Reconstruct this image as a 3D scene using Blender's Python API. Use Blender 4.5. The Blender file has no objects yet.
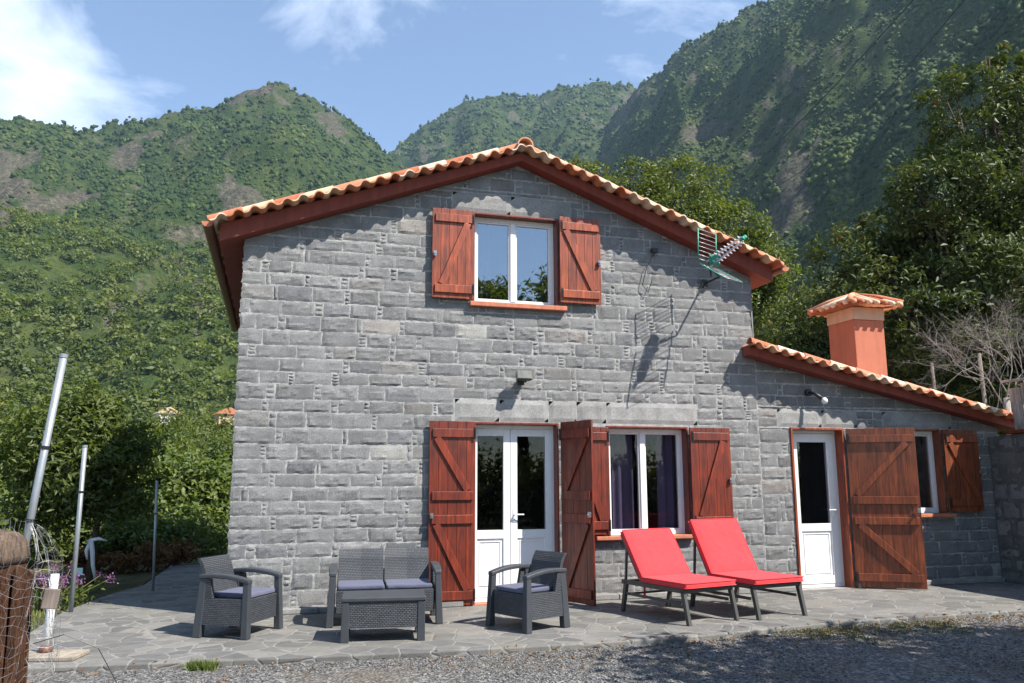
import bpy, bmesh, math, random
import numpy as np
from mathutils import Vector, Matrix

random.seed(7)
np.random.seed(7)
SC = bpy.context.scene
COL = SC.collection
R = math.radians
PI = math.pi

# ------------------------------------------------------------------ camera
CAM = Vector((0.4532, -9.5842, 1.4233))
PITCH, ROLL, YAW, FPX = 0.169225, 0.0029, 0.280116, 815.0
cam_d = bpy.data.cameras.new('camera')
cam_d.sensor_width = 36.0
cam_d.lens = FPX / 1024 * 36
cam_d.clip_start = 0.05
cam_d.clip_end = 9000
cam = bpy.data.objects.new('camera', cam_d)
COL.objects.link(cam)
_r = Vector((math.cos(YAW), -math.sin(YAW), 0))
_f = Vector((math.sin(YAW) * math.cos(PITCH), math.cos(YAW) * math.cos(PITCH), math.sin(PITCH)))
_u = _r.cross(_f)
_m = Matrix((_r, _u, -_f)).transposed() @ Matrix.Rotation(-ROLL, 3, 'Z')
cam.matrix_world = Matrix.Translation(CAM) @ _m.to_4x4()
SC.camera = cam

# ------------------------------------------------------------------ sun, sky, exposure
SUN_AZ, SUN_EL = R(45.0), R(50.0)          # azimuth from -Y towards +X
SUN_DIR = Vector((math.sin(SUN_AZ) * math.cos(SUN_EL), -math.cos(SUN_AZ) * math.cos(SUN_EL), math.sin(SUN_EL)))
sl = bpy.data.lights.new('sun', 'SUN')
sl.energy = 5.0
sl.angle = R(0.5)
sl.color = (1.0, 0.95, 0.87)
sun = bpy.data.objects.new('sun', sl)
COL.objects.link(sun)
sun.rotation_euler = SUN_DIR.to_track_quat('Z', 'Y').to_euler()
sun.location = SUN_DIR * 50

W = bpy.data.worlds.new('World')
SC.world = W
W.use_nodes = True
wn, wl = W.node_tree.nodes, W.node_tree.links
wn.clear()
w_out = wn.new('ShaderNodeOutputWorld')
w_bg = wn.new('ShaderNodeBackground')
w_bg.inputs['Strength'].default_value = 0.112
sky = wn.new('ShaderNodeTexSky')
sky.sky_type = 'NISHITA'
sky.sun_disc = False
sky.sun_elevation = SUN_EL
sky.sun_rotation = PI - SUN_AZ             # clockwise from +Y
sky.altitude = 200
sky.air_density = 1.0
sky.dust_density = 0.1
sky.ozone_density = 1.6
tc = wn.new('ShaderNodeTexCoord')
mp = wn.new('ShaderNodeMapping')
mp.inputs['Scale'].default_value = (1.0, 1.0, 1.9)
mp.inputs['Location'].default_value = (0.37, 0.1, 0.2)
cn = wn.new('ShaderNodeTexNoise')
cn.inputs['Scale'].default_value = 3.4
cn.inputs['Detail'].default_value = 7
cn.inputs['Roughness'].default_value = 0.6
cn.inputs['Distortion'].default_value = 0.5
cr = wn.new('ShaderNodeValToRGB')
cr.color_ramp.elements[0].position = 0.57
cr.color_ramp.elements[0].color = (.03, .03, .03, 1)
cr.color_ramp.elements[1].position = 0.88
cr.color_ramp.elements[1].color = (.9, .9, .9, 1)
cmx = wn.new('ShaderNodeMix')
cmx.data_type = 'RGBA'
cmx.inputs[7].default_value = (7.4, 8.0, 9.2, 1)
wl.new(tc.outputs['Generated'], mp.inputs['Vector'])
wl.new(mp.outputs['Vector'], cn.inputs['Vector'])
def cloud_bank(prev, d, c0, c1, amt):
    dp = wn.new('ShaderNodeVectorMath'); dp.operation = 'DOT_PRODUCT'
    nz = wn.new('ShaderNodeVectorMath'); nz.operation = 'NORMALIZE'
    wl.new(tc.outputs['Generated'], nz.inputs[0])
    wl.new(nz.outputs[0], dp.inputs[0]); dp.inputs[1].default_value = d
    mr = wn.new('ShaderNodeMapRange'); mr.interpolation_type = 'SMOOTHSTEP'
    wl.new(dp.outputs['Value'], mr.inputs[0])
    mr.inputs[1].default_value, mr.inputs[2].default_value, mr.inputs[3].default_value, mr.inputs[4].default_value = c0, c1, 0, amt
    ad = wn.new('ShaderNodeMath'); ad.operation = 'ADD'
    wl.new(prev, ad.inputs[0]); wl.new(mr.outputs[0], ad.inputs[1])
    return ad.outputs[0]


cfac = cn.outputs['Fac']
for d_, c0_, c1_, a_ in (((-.36, .845, .40), .978, .998, .20), ((.045, .84, .54), .990, .9999, .12), ((.45, .70, .555), .982, .9985, .16), ((-.19, .90, .385), .993, .9999, .14)):
    cfac = cloud_bank(cfac, Vector(d_).normalized(), c0_, c1_, a_)
wl.new(cfac, cr.inputs['Fac'])
wl.new(cr.outputs['Color'], cmx.inputs[0])
wl.new(sky.outputs['Color'], cmx.inputs[6])
wl.new(cmx.outputs[2], w_bg.inputs['Color'])
wl.new(w_bg.outputs['Background'], w_out.inputs['Surface'])

SC.view_settings.view_transform = 'Standard'
SC.view_settings.look = 'None'
SC.view_settings.gamma = 1.0
SC.view_settings.use_curve_mapping = False
SC.view_settings.exposure = 0.98
SC.render.engine = 'CYCLES'
SC.cycles.max_bounces = 6
SC.cycles.diffuse_bounces = 3
SC.cycles.glossy_bounces = 3
SC.cycles.transmission_bounces = 4
SC.cycles.transparent_max_bounces = 8
SC.cycles.volume_bounces = 0
SC.cycles.use_denoising = True
SC.cycles.caustics_reflective = False
SC.cycles.caustics_refractive = False


# ------------------------------------------------------------------ helpers: objects
def tag(o, label=None, cat=None, group=None, kind=None):
    if label: o['label'] = label
    if cat: o['category'] = cat
    if group: o['group'] = group
    if kind: o['kind'] = kind
    return o


def thing(name, label, cat, loc=(0, 0, 0), rz=0.0, group=None):
    o = bpy.data.objects.new(name, None)
    o.empty_display_size = 0.1
    COL.objects.link(o)
    o.location = loc
    o.rotation_euler = (0, 0, rz)
    return tag(o, label, cat, group)


def link_mesh(name, me, mat, parent=None, loc=(0, 0, 0)):
    o = bpy.data.objects.new(name, me)
    COL.objects.link(o)
    if mat: me.materials.append(mat)
    if parent: o.parent = parent
    o.location = loc
    return o


def copy_tree(o, parent=None):
    c = o.copy()
    COL.objects.link(c)
    c.parent = parent
    for ch in [x for x in bpy.data.objects if x.parent == o]:
        copy_tree(ch, c)
    return c


class MB:
    """collects geometry with an optional colour per vertex; build() links ONE mesh"""
    def __init__(s):
        s.v, s.f, s.c = [], [], []

    def add(s, vs, fs, col=(1, 1, 1)):
        n = len(s.v)
        s.v += [tuple(p) for p in vs]
        s.c += [col] * len(vs)
        s.f += [tuple(i + n for i in f) for f in fs]

    def hexa(s, p, col=(1, 1, 1)):
        s.add(p, [(0, 3, 2, 1), (4, 5, 6, 7), (0, 1, 5, 4), (1, 2, 6, 5), (2, 3, 7, 6), (3, 0, 4, 7)], col)

    def box(s, x0, x1, y0, y1, z0, z1, col=(1, 1, 1)):
        s.hexa([(x0, y0, z0), (x1, y0, z0), (x1, y1, z0), (x0, y1, z0),
                (x0, y0, z1), (x1, y0, z1), (x1, y1, z1), (x0, y1, z1)], col)

    def bar(s, a, b, wx, wy, up=(0, 0, 1), col=(1, 1, 1)):
        a, b = Vector(a), Vector(b)
        d = (b - a).normalized()
        u = Vector(up)
        if abs(d.dot(u)) > .98: u = Vector((0, 1, 0))
        sd = d.cross(u).normalized()
        u = sd.cross(d)
        q = lambda c, i, j: c + sd * (wx / 2 * i) + u * (wy / 2 * j)
        s.hexa([q(a, -1, -1), q(a, 1, -1), q(a, 1, 1), q(a, -1, 1),
                q(b, -1, -1), q(b, 1, -1), q(b, 1, 1), q(b, -1, 1)], col)

    def tube(s, path, rad, n=8, col=(1, 1, 1), cap=True):
        path = [Vector(p) for p in path]
        if not hasattr(rad, '__len__'): rad = [rad] * len(path)
        rings = []
        prev = None
        for i, p in enumerate(path):
            d = (path[min(i + 1, len(path) - 1)] - path[max(i - 1, 0)])
            if d.length < 1e-9: d = Vector((0, 0, 1))
            d.normalize()
            if prev is None:
                a = Vector((0, 0, 1)) if abs(d.z) < .9 else Vector((1, 0, 0))
                a = d.cross(a).normalized()
            else:
                a = (prev - d * prev.dot(d)).normalized()
            prev = a
            b = d.cross(a)
            rings.append([p + (a * math.cos(2 * PI * k / n) + b * math.sin(2 * PI * k / n)) * rad[i] for k in range(n)])
        vs = [q for r_ in rings for q in r_]
        fs = []
        for i in range(len(path) - 1):
            for k in range(n):
                k2 = (k + 1) % n
                fs.append((i * n + k, i * n + k2, (i + 1) * n + k2, (i + 1) * n + k))
        if cap:
            fs.append(tuple(reversed(range(n))))
            fs.append(tuple((len(path) - 1) * n + k for k in range(n)))
        s.add(vs, fs, col)

    def lathe(s, prof, n=16, c=(0, 0, 0), col=(1, 1, 1)):
        vs, fs = [], []
        for (r_, z) in prof:
            for k in range(n):
                a = 2 * PI * k / n
                vs.append((c[0] + r_ * math.cos(a), c[1] + r_ * math.sin(a), c[2] + z))
        for i in range(len(prof) - 1):
            for k in range(n):
                k2 = (k + 1) % n
                fs.append((i * n + k, i * n + k2, (i + 1) * n + k2, (i + 1) * n + k))
        fs.append(tuple(reversed(range(n))))
        fs.append(tuple((len(prof) - 1) * n + k for k in range(n)))
        s.add(vs, fs, col)

    def prism(s, poly, y0, y1, ax='y', col=(1, 1, 1)):
        n = len(poly)
        if ax == 'y':
            vs = [(a, y0, b) for a, b in poly] + [(a, y1, b) for a, b in poly]
        elif ax == 'x':
            vs = [(y0, a, b) for a, b in poly] + [(y1, a, b) for a, b in poly]
        else:
            vs = [(a, b, y0) for a, b in poly] + [(a, b, y1) for a, b in poly]
        fs = [tuple(range(n)), tuple(reversed(range(n, 2 * n)))]
        fs += [(i, (i + 1) % n + 0, (i + 1) % n + n, i + n)[::-1] for i in range(n)]
        s.add(vs, fs, col)

    def grid(s, P, col=(1, 1, 1), flip=False):
        """P[i][j] points"""
        ni, nj = len(P), len(P[0])
        vs = [p for row in P for p in row]
        fs = []
        for i in range(ni - 1):
            for j in range(nj - 1):
                f = (i * nj + j, i * nj + j + 1, (i + 1) * nj + j + 1, (i + 1) * nj + j)
                fs.append(f[::-1] if flip else f)
        s.add(vs, fs, col)

    def mesh(s, name, smooth=False, fix=True):
        me = bpy.data.meshes.new(name)
        me.from_pydata(s.v, [], s.f)
        at = me.color_attributes.new('tint', 'FLOAT_COLOR', 'POINT')
        a = np.ones((len(s.v), 4), dtype=np.float32)
        if s.v: a[:, :3] = np.array(s.c, dtype=np.float32)
        at.data.foreach_set('color', a.ravel())
        if fix:
            bm = bmesh.new()
            bm.from_mesh(me)
            bmesh.ops.recalc_face_normals(bm, faces=bm.faces)
            bm.to_mesh(me)
            bm.free()
        if smooth:
            me.polygons.foreach_set('use_smooth', [True] * len(me.polygons))
        me.update()
        return me

    def build(s, name, mat, parent=None, smooth=False, bevel=0, seg=2, loc=(0, 0, 0), fix=True):
        o = link_mesh(name, s.mesh(name, smooth, fix), mat, parent, loc)
        if bevel:
            m = o.modifiers.new('bevel', 'BEVEL')
            m.width = bevel
            m.segments = seg
            m.limit_method = 'ANGLE'
            m.angle_limit = R(40)
        return o


# ------------------------------------------------------------------ helpers: materials
class NT:
    def __init__(s, name):
        s.m = bpy.data.materials.new(name)
        s.m.use_nodes = True
        s.t = s.m.node_tree
        s.t.nodes.clear()
        s.out = s.t.nodes.new('ShaderNodeOutputMaterial')

    def n(s, typ, ins=None, **kw):
        nd = s.t.nodes.new('ShaderNode' + typ)
        for k, v in kw.items(): setattr(nd, k, v)
        for k, v in (ins or {}).items():
            if isinstance(v, bpy.types.NodeSocket): s.t.links.new(v, nd.inputs[k])
            else: nd.inputs[k].default_value = v
        return nd

    def coord(s, which='Object', scale=(1, 1, 1), rot=(0, 0, 0)):
        c = s.n('TexCoord')
        return s.n('Mapping', {'Vector': c.outputs[which], 'Scale': scale, 'Rotation': rot}).outputs[0]

    def noise(s, vec, scale, detail=4, rough=.55, dist=0):
        return s.n('TexNoise', {'Vector': vec, 'Scale': scale, 'Detail': detail, 'Roughness': rough, 'Distortion': dist}).outputs['Fac']

    def ramp(s, fac, stops):
        nd = s.n('ValToRGB', {'Fac': fac})
        el = nd.color_ramp.elements
        while len(el) < len(stops): el.new(0.5)
        for e, (p, c) in zip(el, stops):
            e.position = p
            e.color = (c, c, c, 1) if not hasattr(c, '__len__') else (*c, 1)
        return nd.outputs['Color']

    def mix(s, a, b, fac, mode='MIX'):
        nd = s.n('Mix', data_type='RGBA', blend_type=mode)
        for i, v in ((0, fac), (6, a), (7, b)):
            if isinstance(v, bpy.types.NodeSocket): s.t.links.new(v, nd.inputs[i])
            else: nd.inputs[i].default_value = v if i == 0 else ((*v, 1) if len(v) == 3 else v)
        return nd.outputs[2]

    def math(s, op, a, b=0.0, c=None):
        nd = s.n('Math', operation=op)
        for i, v in enumerate((a, b, c)):
            if v is None: continue
            if isinstance(v, bpy.types.NodeSocket): s.t.links.new(v, nd.inputs[i])
            else: nd.inputs[i].default_value = v
        return nd.outputs[0]

    def bump(s, h, strength=.5, dist=.01, normal=None):
        ins = {'Height': h, 'Strength': strength, 'Distance': dist}
        if normal is not None: ins['Normal'] = normal
        return s.n('Bump', ins).outputs[0]

    def attr(s, name='tint', out='Color'):
        return s.n('Attribute', attribute_name=name).outputs[out]

    def pbr(s, color, rough=.6, normal=None, metal=0.0, spec=.5, coat=0.0, extra=None):
        ins = {'Metallic': metal, 'Specular IOR Level': spec, 'Roughness': rough}
        if isinstance(color, bpy.types.NodeSocket): ins['Base Color'] = color
        else: ins['Base Color'] = (*color, 1)
        if normal is not None: ins['Normal'] = normal
        if coat: ins['Coat Weight'] = coat; ins['Coat Roughness'] = .15
        if extra: ins.update(extra)
        b = s.n('BsdfPrincipled', ins)
        s.t.links.new(b.outputs[0], s.out.inputs['Surface'])
        return s.m


def m_stone(name, rough_bump=1.0):
    t = NT(name)
    v = t.coord()
    n1 = t.noise(v, 5, 5)
    n2 = t.noise(v, 60, 6, .7)
    n3 = t.noise(v, 260, 3, .7)
    c = t.mix(t.attr(), t.ramp(n1, [(.25, .72), (.75, 1.2)]), 1.0, 'MULTIPLY')
    c = t.mix(c, t.ramp(n2, [(.3, .70), (.7, 1.25)]), 1.0, 'MULTIPLY')
    streak = t.noise(t.coord(scale=(7, 7, .8)), 1.6, 4)
    c = t.mix(c, (.42, .41, .39), t.ramp(streak, [(.6, 0.0), (.85, .35)]))
    c = t.mix(c, (.30, .285, .235), t.ramp(t.noise(v, 1.9, 6, .7), [(.60, 0.0), (.78, .4)]))
    h = t.math('ADD', t.math('MULTIPLY', n2, .7), t.math('MULTIPLY', n3, .3))
    return t.pbr(c, .92, t.bump(h, .8 * rough_bump, .012), spec=.25)


def m_mortar():
    t = NT('mortar')
    v = t.coord()
    n1 = t.noise(v, 9, 5)
    n2 = t.noise(v, 90, 4, .7)
    c = t.mix((.27, .27, .265), (.47, .46, .44), t.ramp(n1, [(.35, 0.0), (.65, 1.0)]))
    c = t.mix(c, t.ramp(n2, [(.3, .7), (.7, 1.2)]), 1.0, 'MULTIPLY')
    return t.pbr(c, .95, t.bump(n2, .7, .01), spec=.2)


def m_wood(name, dark, light, rough=.38, coat=.25):
    t = NT(name)
    v = t.coord(scale=(22, 22, 1.2))
    g = t.noise(v, 1.6, 6, .6, .6)
    g2 = t.noise(t.coord(scale=(90, 90, 3)), 1.5, 4, .6)
    k = t.noise(t.coord(scale=(6, 6, 2.2)), 1.7, 3)
    c = t.mix(dark, light, t.ramp(g, [(.28, 0.0), (.72, 1.0)]))
    c = t.mix(c, t.ramp(g2, [(.3, .75), (.7, 1.15)]), 1.0, 'MULTIPLY')
    c = t.mix(c, t.ramp(k, [(.3, .62), (.62, 1.12)]), 1.0, 'MULTIPLY')
    c = t.mix(c, t.attr(), 1.0, 'MULTIPLY')
    return t.pbr(c, t.ramp(g, [(.2, rough + .2), (.8, rough)]), t.bump(g2, .25, .004), coat=coat)


def m_plain(name, col, rough=.5, metal=0.0, var=.12, scale=12, bump=.15, spec=.5, coat=0):
    t = NT(name)
    v = t.coord()
    n = t.noise(v, scale, 5)
    n2 = t.noise(v, scale * 14, 4)
    c = t.mix(t.mix(col, t.attr(), 1.0, 'MULTIPLY'), t.ramp(n, [(.25, 1 - var), (.75, 1 + var)]), 1.0, 'MULTIPLY')
    st = t.noise(t.coord(scale=(7, 7, .6)), 1.8, 5, .65)
    c = t.mix(c, t.ramp(st, [(.30, 1 - 2.2 * var), (.58, 1.0)]), 1.0, 'MULTIPLY')
    return t.pbr(c, rough, t.bump(n2, bump, .003), metal, spec, coat)


def m_tile():
    t = NT('terracotta_tile')
    v = t.coord()
    n = t.noise(v, 14, 6, .65)
    n2 = t.noise(v, 120, 4, .7)
    c = t.mix(t.attr(), t.ramp(n, [(.25, .68), (.7, 1.15)]), 1.0, 'MULTIPLY')
    c = t.mix(c, (.33, .31, .25), t.ramp(t.noise(v, 6, 5, .7), [(.58, 0.0), (.8, .55)]))
    return t.pbr(c, .85, t.bump(n2, .5, .005), spec=.3)


def m_weave(name, col):
    t = NT(name)
    tcn = t.n('TexCoord').outputs['Object']
    sep = t.n('SeparateXYZ', {'Vector': tcn})
    uu = t.math('ADD', sep.outputs[0], sep.outputs[1])
    vec = t.n('CombineXYZ', {'X': uu, 'Y': sep.outputs[2], 'Z': 0.0}).outputs[0]
    b = t.n('TexBrick', {'Vector': vec, 'Scale': 1.0, 'Color1': (1, 1, 1, 1), 'Color2': (.62, .62, .62, 1), 'Mortar': (0.24, 0.24, 0.24, 1),
                         'Mortar Size': .0042, 'Mortar Smooth': .6, 'Brick Width': .032, 'Row Height': .016}, offset=.5)
    c = t.mix(t.mix((0, 0, 0), (1, 1, 1), b.outputs['Color']), (*col,), 1.0, 'MULTIPLY')
    n = t.noise(tcn, 5, 4)
    c = t.mix(c, t.ramp(n, [(.3, .85), (.7, 1.15)]), 1.0, 'MULTIPLY')
    return t.pbr(c, .5, t.bump(b.outputs['Color'], .8, .004), spec=.45)


def m_fabric(name, col, scale=400):
    t = NT(name)
    v = t.coord()
    w = t.noise(v, scale, 2)
    n = t.noise(v, 6, 4)
    fold = t.noise(t.coord(scale=(1, 1, 1)), 4.5, 3)
    c = t.mix(col, t.ramp(n, [(.3, .9), (.7, 1.06)]), 1.0, 'MULTIPLY')
    h = t.math('ADD', t.math('MULTIPLY', w, .08), t.math('MULTIPLY', fold, 1.0))
    return t.pbr(c, .85, t.bump(h, .6, .045), spec=.2, extra={'Sheen Weight': .15})


def m_leaf(name, cols, rough=.45, trans=.35, spec=.5):
    t = NT(name)
    a = t.attr('tint', 'Fac')
    k = len(cols)
    c = t.ramp(a, [(i / (k - 1), cc) for i, cc in enumerate(cols)])
    b = t.n('BsdfPrincipled', {'Base Color': c, 'Roughness': rough, 'Specular IOR Level': spec * .7})
    tr = t.n('BsdfTranslucent', {'Color': t.mix(c, (1.5, 1.55, .5), 1.0, 'MULTIPLY')})
    mx = t.n('MixShader', {0: trans, 1: b.outputs[0], 2: tr.outputs[0]})
    t.t.links.new(mx.outputs[0], t.out.inputs['Surface'])
    return t.m


def m_bark(name, a, b):
    t = NT(name)
    v = t.coord(scale=(9, 9, 1.6))
    n = t.noise(v, 3, 6, .65, .5)
    c = t.mix(a, b, t.ramp(n, [(.3, 0.0), (.7, 1.0)]))
    return t.pbr(c, .95, t.bump(n, .9, .03), spec=.2)


def m_glass(name, refl, tint=(.92, .95, .96)):
    t = NT(name)
    v = t.coord()
    wob = t.bump(t.noise(v, 2.2, 2), .05, .02)
    fr = t.n('LayerWeight', {'Blend': .35, 'Normal': wob}).outputs['Fresnel']
    fac = t.math('ADD', t.math('MULTIPLY', fr, .9 if refl > .1 else .45), refl)
    fac = t.math('MINIMUM', fac, 1.0)
    tr = t.n('BsdfTransparent', {'Color': (*tint, 1)})
    gl = t.n('BsdfGlossy', {'Color': (.78, .80, .82, 1), 'Roughness': .012, 'Normal': wob})
    mx = t.n('MixShader', {0: fac, 1: tr.outputs[0], 2: gl.outputs[0]})
    t.t.links.new(mx.outputs[0], t.out.inputs['Surface'])
    return t.m


def m_patio():
    t = NT('crazy_paving')
    v = t.coord()
    wv = t.mix(v, t.n('TexNoise', {'Vector': v, 'Scale': 3.0, 'Detail': 3}).outputs['Color'], .10)
    vd = t.n('TexVoronoi', {'Vector': wv, 'Scale': 4.6, 'Randomness': 1.0}, feature='DISTANCE_TO_EDGE').outputs['Distance']
    vc = t.n('TexVoronoi', {'Vector': wv, 'Scale': 4.6, 'Randomness': 1.0}, feature='F1').outputs['Color']
    sep = t.n('SeparateColor', {'Color': vc})
    slab = t.ramp(sep.outputs[0], [(0, (.115, .112, .108)), (.4, (.148, .144, .137)), (.75, (.18, .175, .163)), (1, (.205, .19, .172))])
    n1 = t.noise(v, 6, 6, .65)
    n2 = t.noise(v, 70, 5, .7)
    slab = t.mix(slab, t.ramp(n1, [(.25, .74), (.75, 1.2)]), 1.0, 'MULTIPLY')
    slab = t.mix(slab, t.ramp(n2, [(.3, .8), (.7, 1.16)]), 1.0, 'MULTIPLY')
    jm = t.math('LESS_THAN', vd, .03)
    jn = t.ramp(t.noise(v, 2.3, 4), [(.3, .2), (.6, 1.0)])
    jf = t.math('MULTIPLY', t.ramp(vd, [(.014, 1.0), (.04, 0.0)]), jn)
    c = t.mix(slab, (.25, .24, .22), jf)
    c = t.mix(c, (.16, .15, .12), t.ramp(t.noise(v, 1.3, 5, .7), [(.48, 0.0), (.72, .6)]))
    h = t.math('ADD', t.ramp(vd, [(0.0, 0.0), (.06, 1.0)]), t.math('MULTIPLY', n2, .35))
    return t.pbr(c, .85, t.bump(h, .5, .012), spec=.3)


def m_gravel():
    t = NT('gravel_ground')
    v = t.coord()
    vo = t.n('TexVoronoi', {'Vector': v, 'Scale': 42.0}, feature='F1')
    sep = t.n('SeparateColor', {'Color': vo.outputs['Color']})
    c = t.ramp(sep.outputs[0], [(0, (.07, .07, .072)), (.5, (.13, .127, .122)), (.85, (.21, .20, .19)), (1, (.30, .29, .27))])
    big = t.noise(v, .9, 5, .6)
    c = t.mix(c, (.13, .105, .075), t.ramp(big, [(.45, 0.0), (.75, .75)]))
    c = t.mix(c, t.ramp(t.noise(v, 14, 5), [(.3, .75), (.7, 1.15)]), 1.0, 'MULTIPLY')
    return t.pbr(c, .95, t.bump(vo.outputs['Distance'], .9, .02), spec=.2)


def m_soil(name, a, b, sc=3):
    t = NT(name)
    v = t.coord()
    n = t.noise(v, sc, 7, .7)
    n2 = t.noise(v, sc * 20, 4, .7)
    c = t.mix(a, b, t.ramp(n, [(.35, 0.0), (.65, 1.0)]))
    c = t.mix(c, t.ramp(n2, [(.3, .7), (.7, 1.25)]), 1.0, 'MULTIPLY')
    return t.pbr(c, .95, t.bump(n2, .8, .03), spec=.15)


def m_hill():
    t = NT('hillside')
    v = t.coord()
    big = t.noise(v, .012, 6, .6)
    mid = t.noise(v, .05, 6, .65)
    fine = t.noise(v, .35, 5, .7)
    g = t.ramp(mid, [(.30, (.022, .044, .014)), (.5, (.046, .072, .021)), (.68, (.088, .108, .032))])
    g = t.mix(g, (.095, .098, .042), t.ramp(big, [(.5, 0.0), (.75, .6)]))
    rk = t.ramp(fine, [(.3, (.055, .047, .037)), (.55, (.125, .105, .085)), (.75, (.20, .17, .145))])
    rkm = t.math('ADD', t.attr('rock', 'Fac'), t.math('MULTIPLY', t.math('SUBTRACT', mid, .5), 1.3))
    c = t.mix(g, rk, t.ramp(rkm, [(.46, 0.0), (.70, .75)]))
    c = t.mix(c, t.ramp(fine, [(.3, .6), (.7, 1.3)]), 1.0, 'MULTIPLY')
    h = t.math('ADD', mid, t.math('MULTIPLY', fine, .35))
    return t.pbr(c, 1.0, t.bump(h, .9, 9.0), spec=.1)


M = {}
M['stone'] = m_stone('basalt_stone')
M['lintel'] = m_stone('lintel_stone', .45)
M['mortar'] = m_mortar()
M['dark_mortar'] = m_soil('dark_wall_mortar', (.10, .098, .094), (.19, .185, .175), 6)  # darker mortar for the boundary wall
M['wood_red'] = m_wood('red_varnished_wood', (.050, .006, .003), (.27, .036, .010))
M['wood_orange'] = m_wood('orange_varnished_wood', (.10, .014, .006), (.42, .088, .024))
M['wood_brown'] = m_wood('brown_varnished_wood', (.07, .013, .005), (.37, .088, .025))
M['wood_grey'] = m_wood('weathered_grey_wood', (.20, .18, .16), (.50, .47, .43), .8, 0)
M['wood_pole'] = m_wood('bare_pole_wood', (.16, .12, .09), (.34, .28, .22), .85, 0)
M['white'] = m_plain('white_upvc', (.80, .80, .80), .35, var=.03)
M['red_paint'] = m_plain('red_brown_paint', (.215, .040, .021), .7, var=.14, scale=5, bump=.2)
M['chimney'] = m_plain('orange_render', (.45, .145, .082), .85, var=.08, scale=4, bump=.4)
M['cream'] = m_plain('cream_render', (.58, .40, .28), .85, var=.08, scale=6, bump=.3)
M['tile'] = m_tile()
M['gutter'] = m_plain('brown_gutter', (.16, .075, .05), .5, var=.15)
M['sill'] = m_plain('terracotta_sill', (.50, .17, .09), .75, var=.12, scale=16, bump=.3)
M['iron'] = m_plain('dark_iron', (.04, .038, .036), .5, .6)
M['steel'] = m_plain('brushed_steel', (.55, .55, .56), .3, .95)
M['galv'] = m_plain('galvanised_steel', (.30, .325, .35), .5, .4, var=.12, scale=9)
M['weave'] = m_weave('charcoal_weave', (.078, .085, .097))
M['resin'] = m_plain('charcoal_resin', (.045, .050, .058), .5, var=.08, bump=.25)
M['lilac'] = m_fabric('lilac_grey_fabric', (.105, .11, .165))
M['red_fab'] = m_fabric('red_canvas', (.68, .048, .055))
M['lounger'] = m_plain('dark_olive_frame', (.060, .060, .054), .5, var=.1)
M['black'] = m_plain('black_plastic', (.018, .018, .019), .5)
M['lens'] = m_plain('lamp_glass', (.16, .16, .14), .15)
M['bulb'] = m_plain('white_bulb', (.80, .80, .78), .25, var=.02)
M['green'] = m_plain('green_plastic', (.03, .32, .20), .45, var=.1)
M['alu'] = m_plain('aluminium', (.62, .62, .64), .4, .7)
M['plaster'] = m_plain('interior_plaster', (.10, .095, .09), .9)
M['concrete'] = m_plain('concrete', (.33, .32, .30), .9, var=.2, scale=7, bump=.5)
M['curtain'] = m_fabric('violet_curtain', (.22, .16, .27))
M['pane_low'] = m_glass('dark_pane', .008, (.80, .82, .84))
M['pane_up'] = m_glass('mirroring_pane', .30, (.5, .53, .56))
M['patio'] = m_patio()
M['gravel'] = m_gravel()
M['soil'] = m_soil('garden_soil', (.05, .045, .025), (.12, .12, .045))
M['meadow'] = m_soil('rough_meadow', (.03, .05, .018), (.08, .10, .035), .8)
M['hill'] = m_hill()
M['leaf_dark'] = m_leaf('dark_glossy_leaf', [(.035, .055, .016), (.070, .095, .026), (.135, .155, .042), (.24, .08, .03)], .52, .22, .4)
M['leaf_mid'] = m_leaf('mid_green_leaf', [(.052, .080, .023), (.105, .140, .038), (.18, .20, .058)], .5, .4)
M['leaf_yel'] = m_leaf('yellow_green_leaf', [(.055, .080, .020), (.11, .138, .034), (.18, .195, .050)], .45, .35)
M['leaf_lime'] = m_leaf('lime_leaf', [(.065, .10, .03), (.12, .16, .045), (.20, .23, .07)], .5, .4)
M['leaf_dry'] = m_leaf('dry_leaf', [(.10, .05, .025), (.19, .10, .045), (.30, .19, .09)], .8, .2)
M['leaf_far'] = m_leaf('far_leaf', [(.018, .040, .013), (.046, .076, .020), (.110, .138, .038)], .7, .1, .2)
M['grass'] = m_leaf('grass_blade', [(.08, .12, .03), (.15, .20, .05), (.28, .26, .09)], .6, .35)
M['moss'] = m_leaf('moss_and_weeds', [(.045, .055, .018), (.085, .10, .03), (.15, .13, .06)], .7, .25)
M['flower'] = m_leaf('purple_petal', [(.17, .07, .20), (.29, .13, .32), (.40, .22, .43)], .6, .4)
M['bark'] = m_bark('brown_bark', (.035, .026, .018), (.11, .085, .06))
M['bark_pale'] = m_bark('pale_twig_bark', (.20, .17, .15), (.40, .35, .31))
M['log'] = m_bark('weathered_log', (.022, .011, .007), (.115, .052, .026))
M['log_end'] = m_wood('log_cap_wood', (.045, .028, .018), (.20, .135, .088), .8, 0)
M['pebble'] = m_plain('pebbles', (1, 1, 1), .9, var=.1, scale=40)
M['petal_white'] = m_plain('white_cloth', (.80, .80, .80), .8)
M['wire'] = m_plain('galvanised_wire', (.30, .30, .31), .5, .5)


# ------------------------------------------------------------------ noise for terrain (numpy)
_perm = np.random.RandomState(3).rand(256, 256)


def vnoise(x, y):
    xi, yi = np.floor(x).astype(int), np.floor(y).astype(int)
    fx, fy = x - xi, y - yi
    fx, fy = fx * fx * (3 - 2 * fx), fy * fy * (3 - 2 * fy)
    g = lambda a, b: _perm[a & 255, b & 255]
    return (g(xi, yi) * (1 - fx) + g(xi + 1, yi) * fx) * (1 - fy) + (g(xi, yi + 1) * (1 - fx) + g(xi + 1, yi + 1) * fx) * fy


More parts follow.
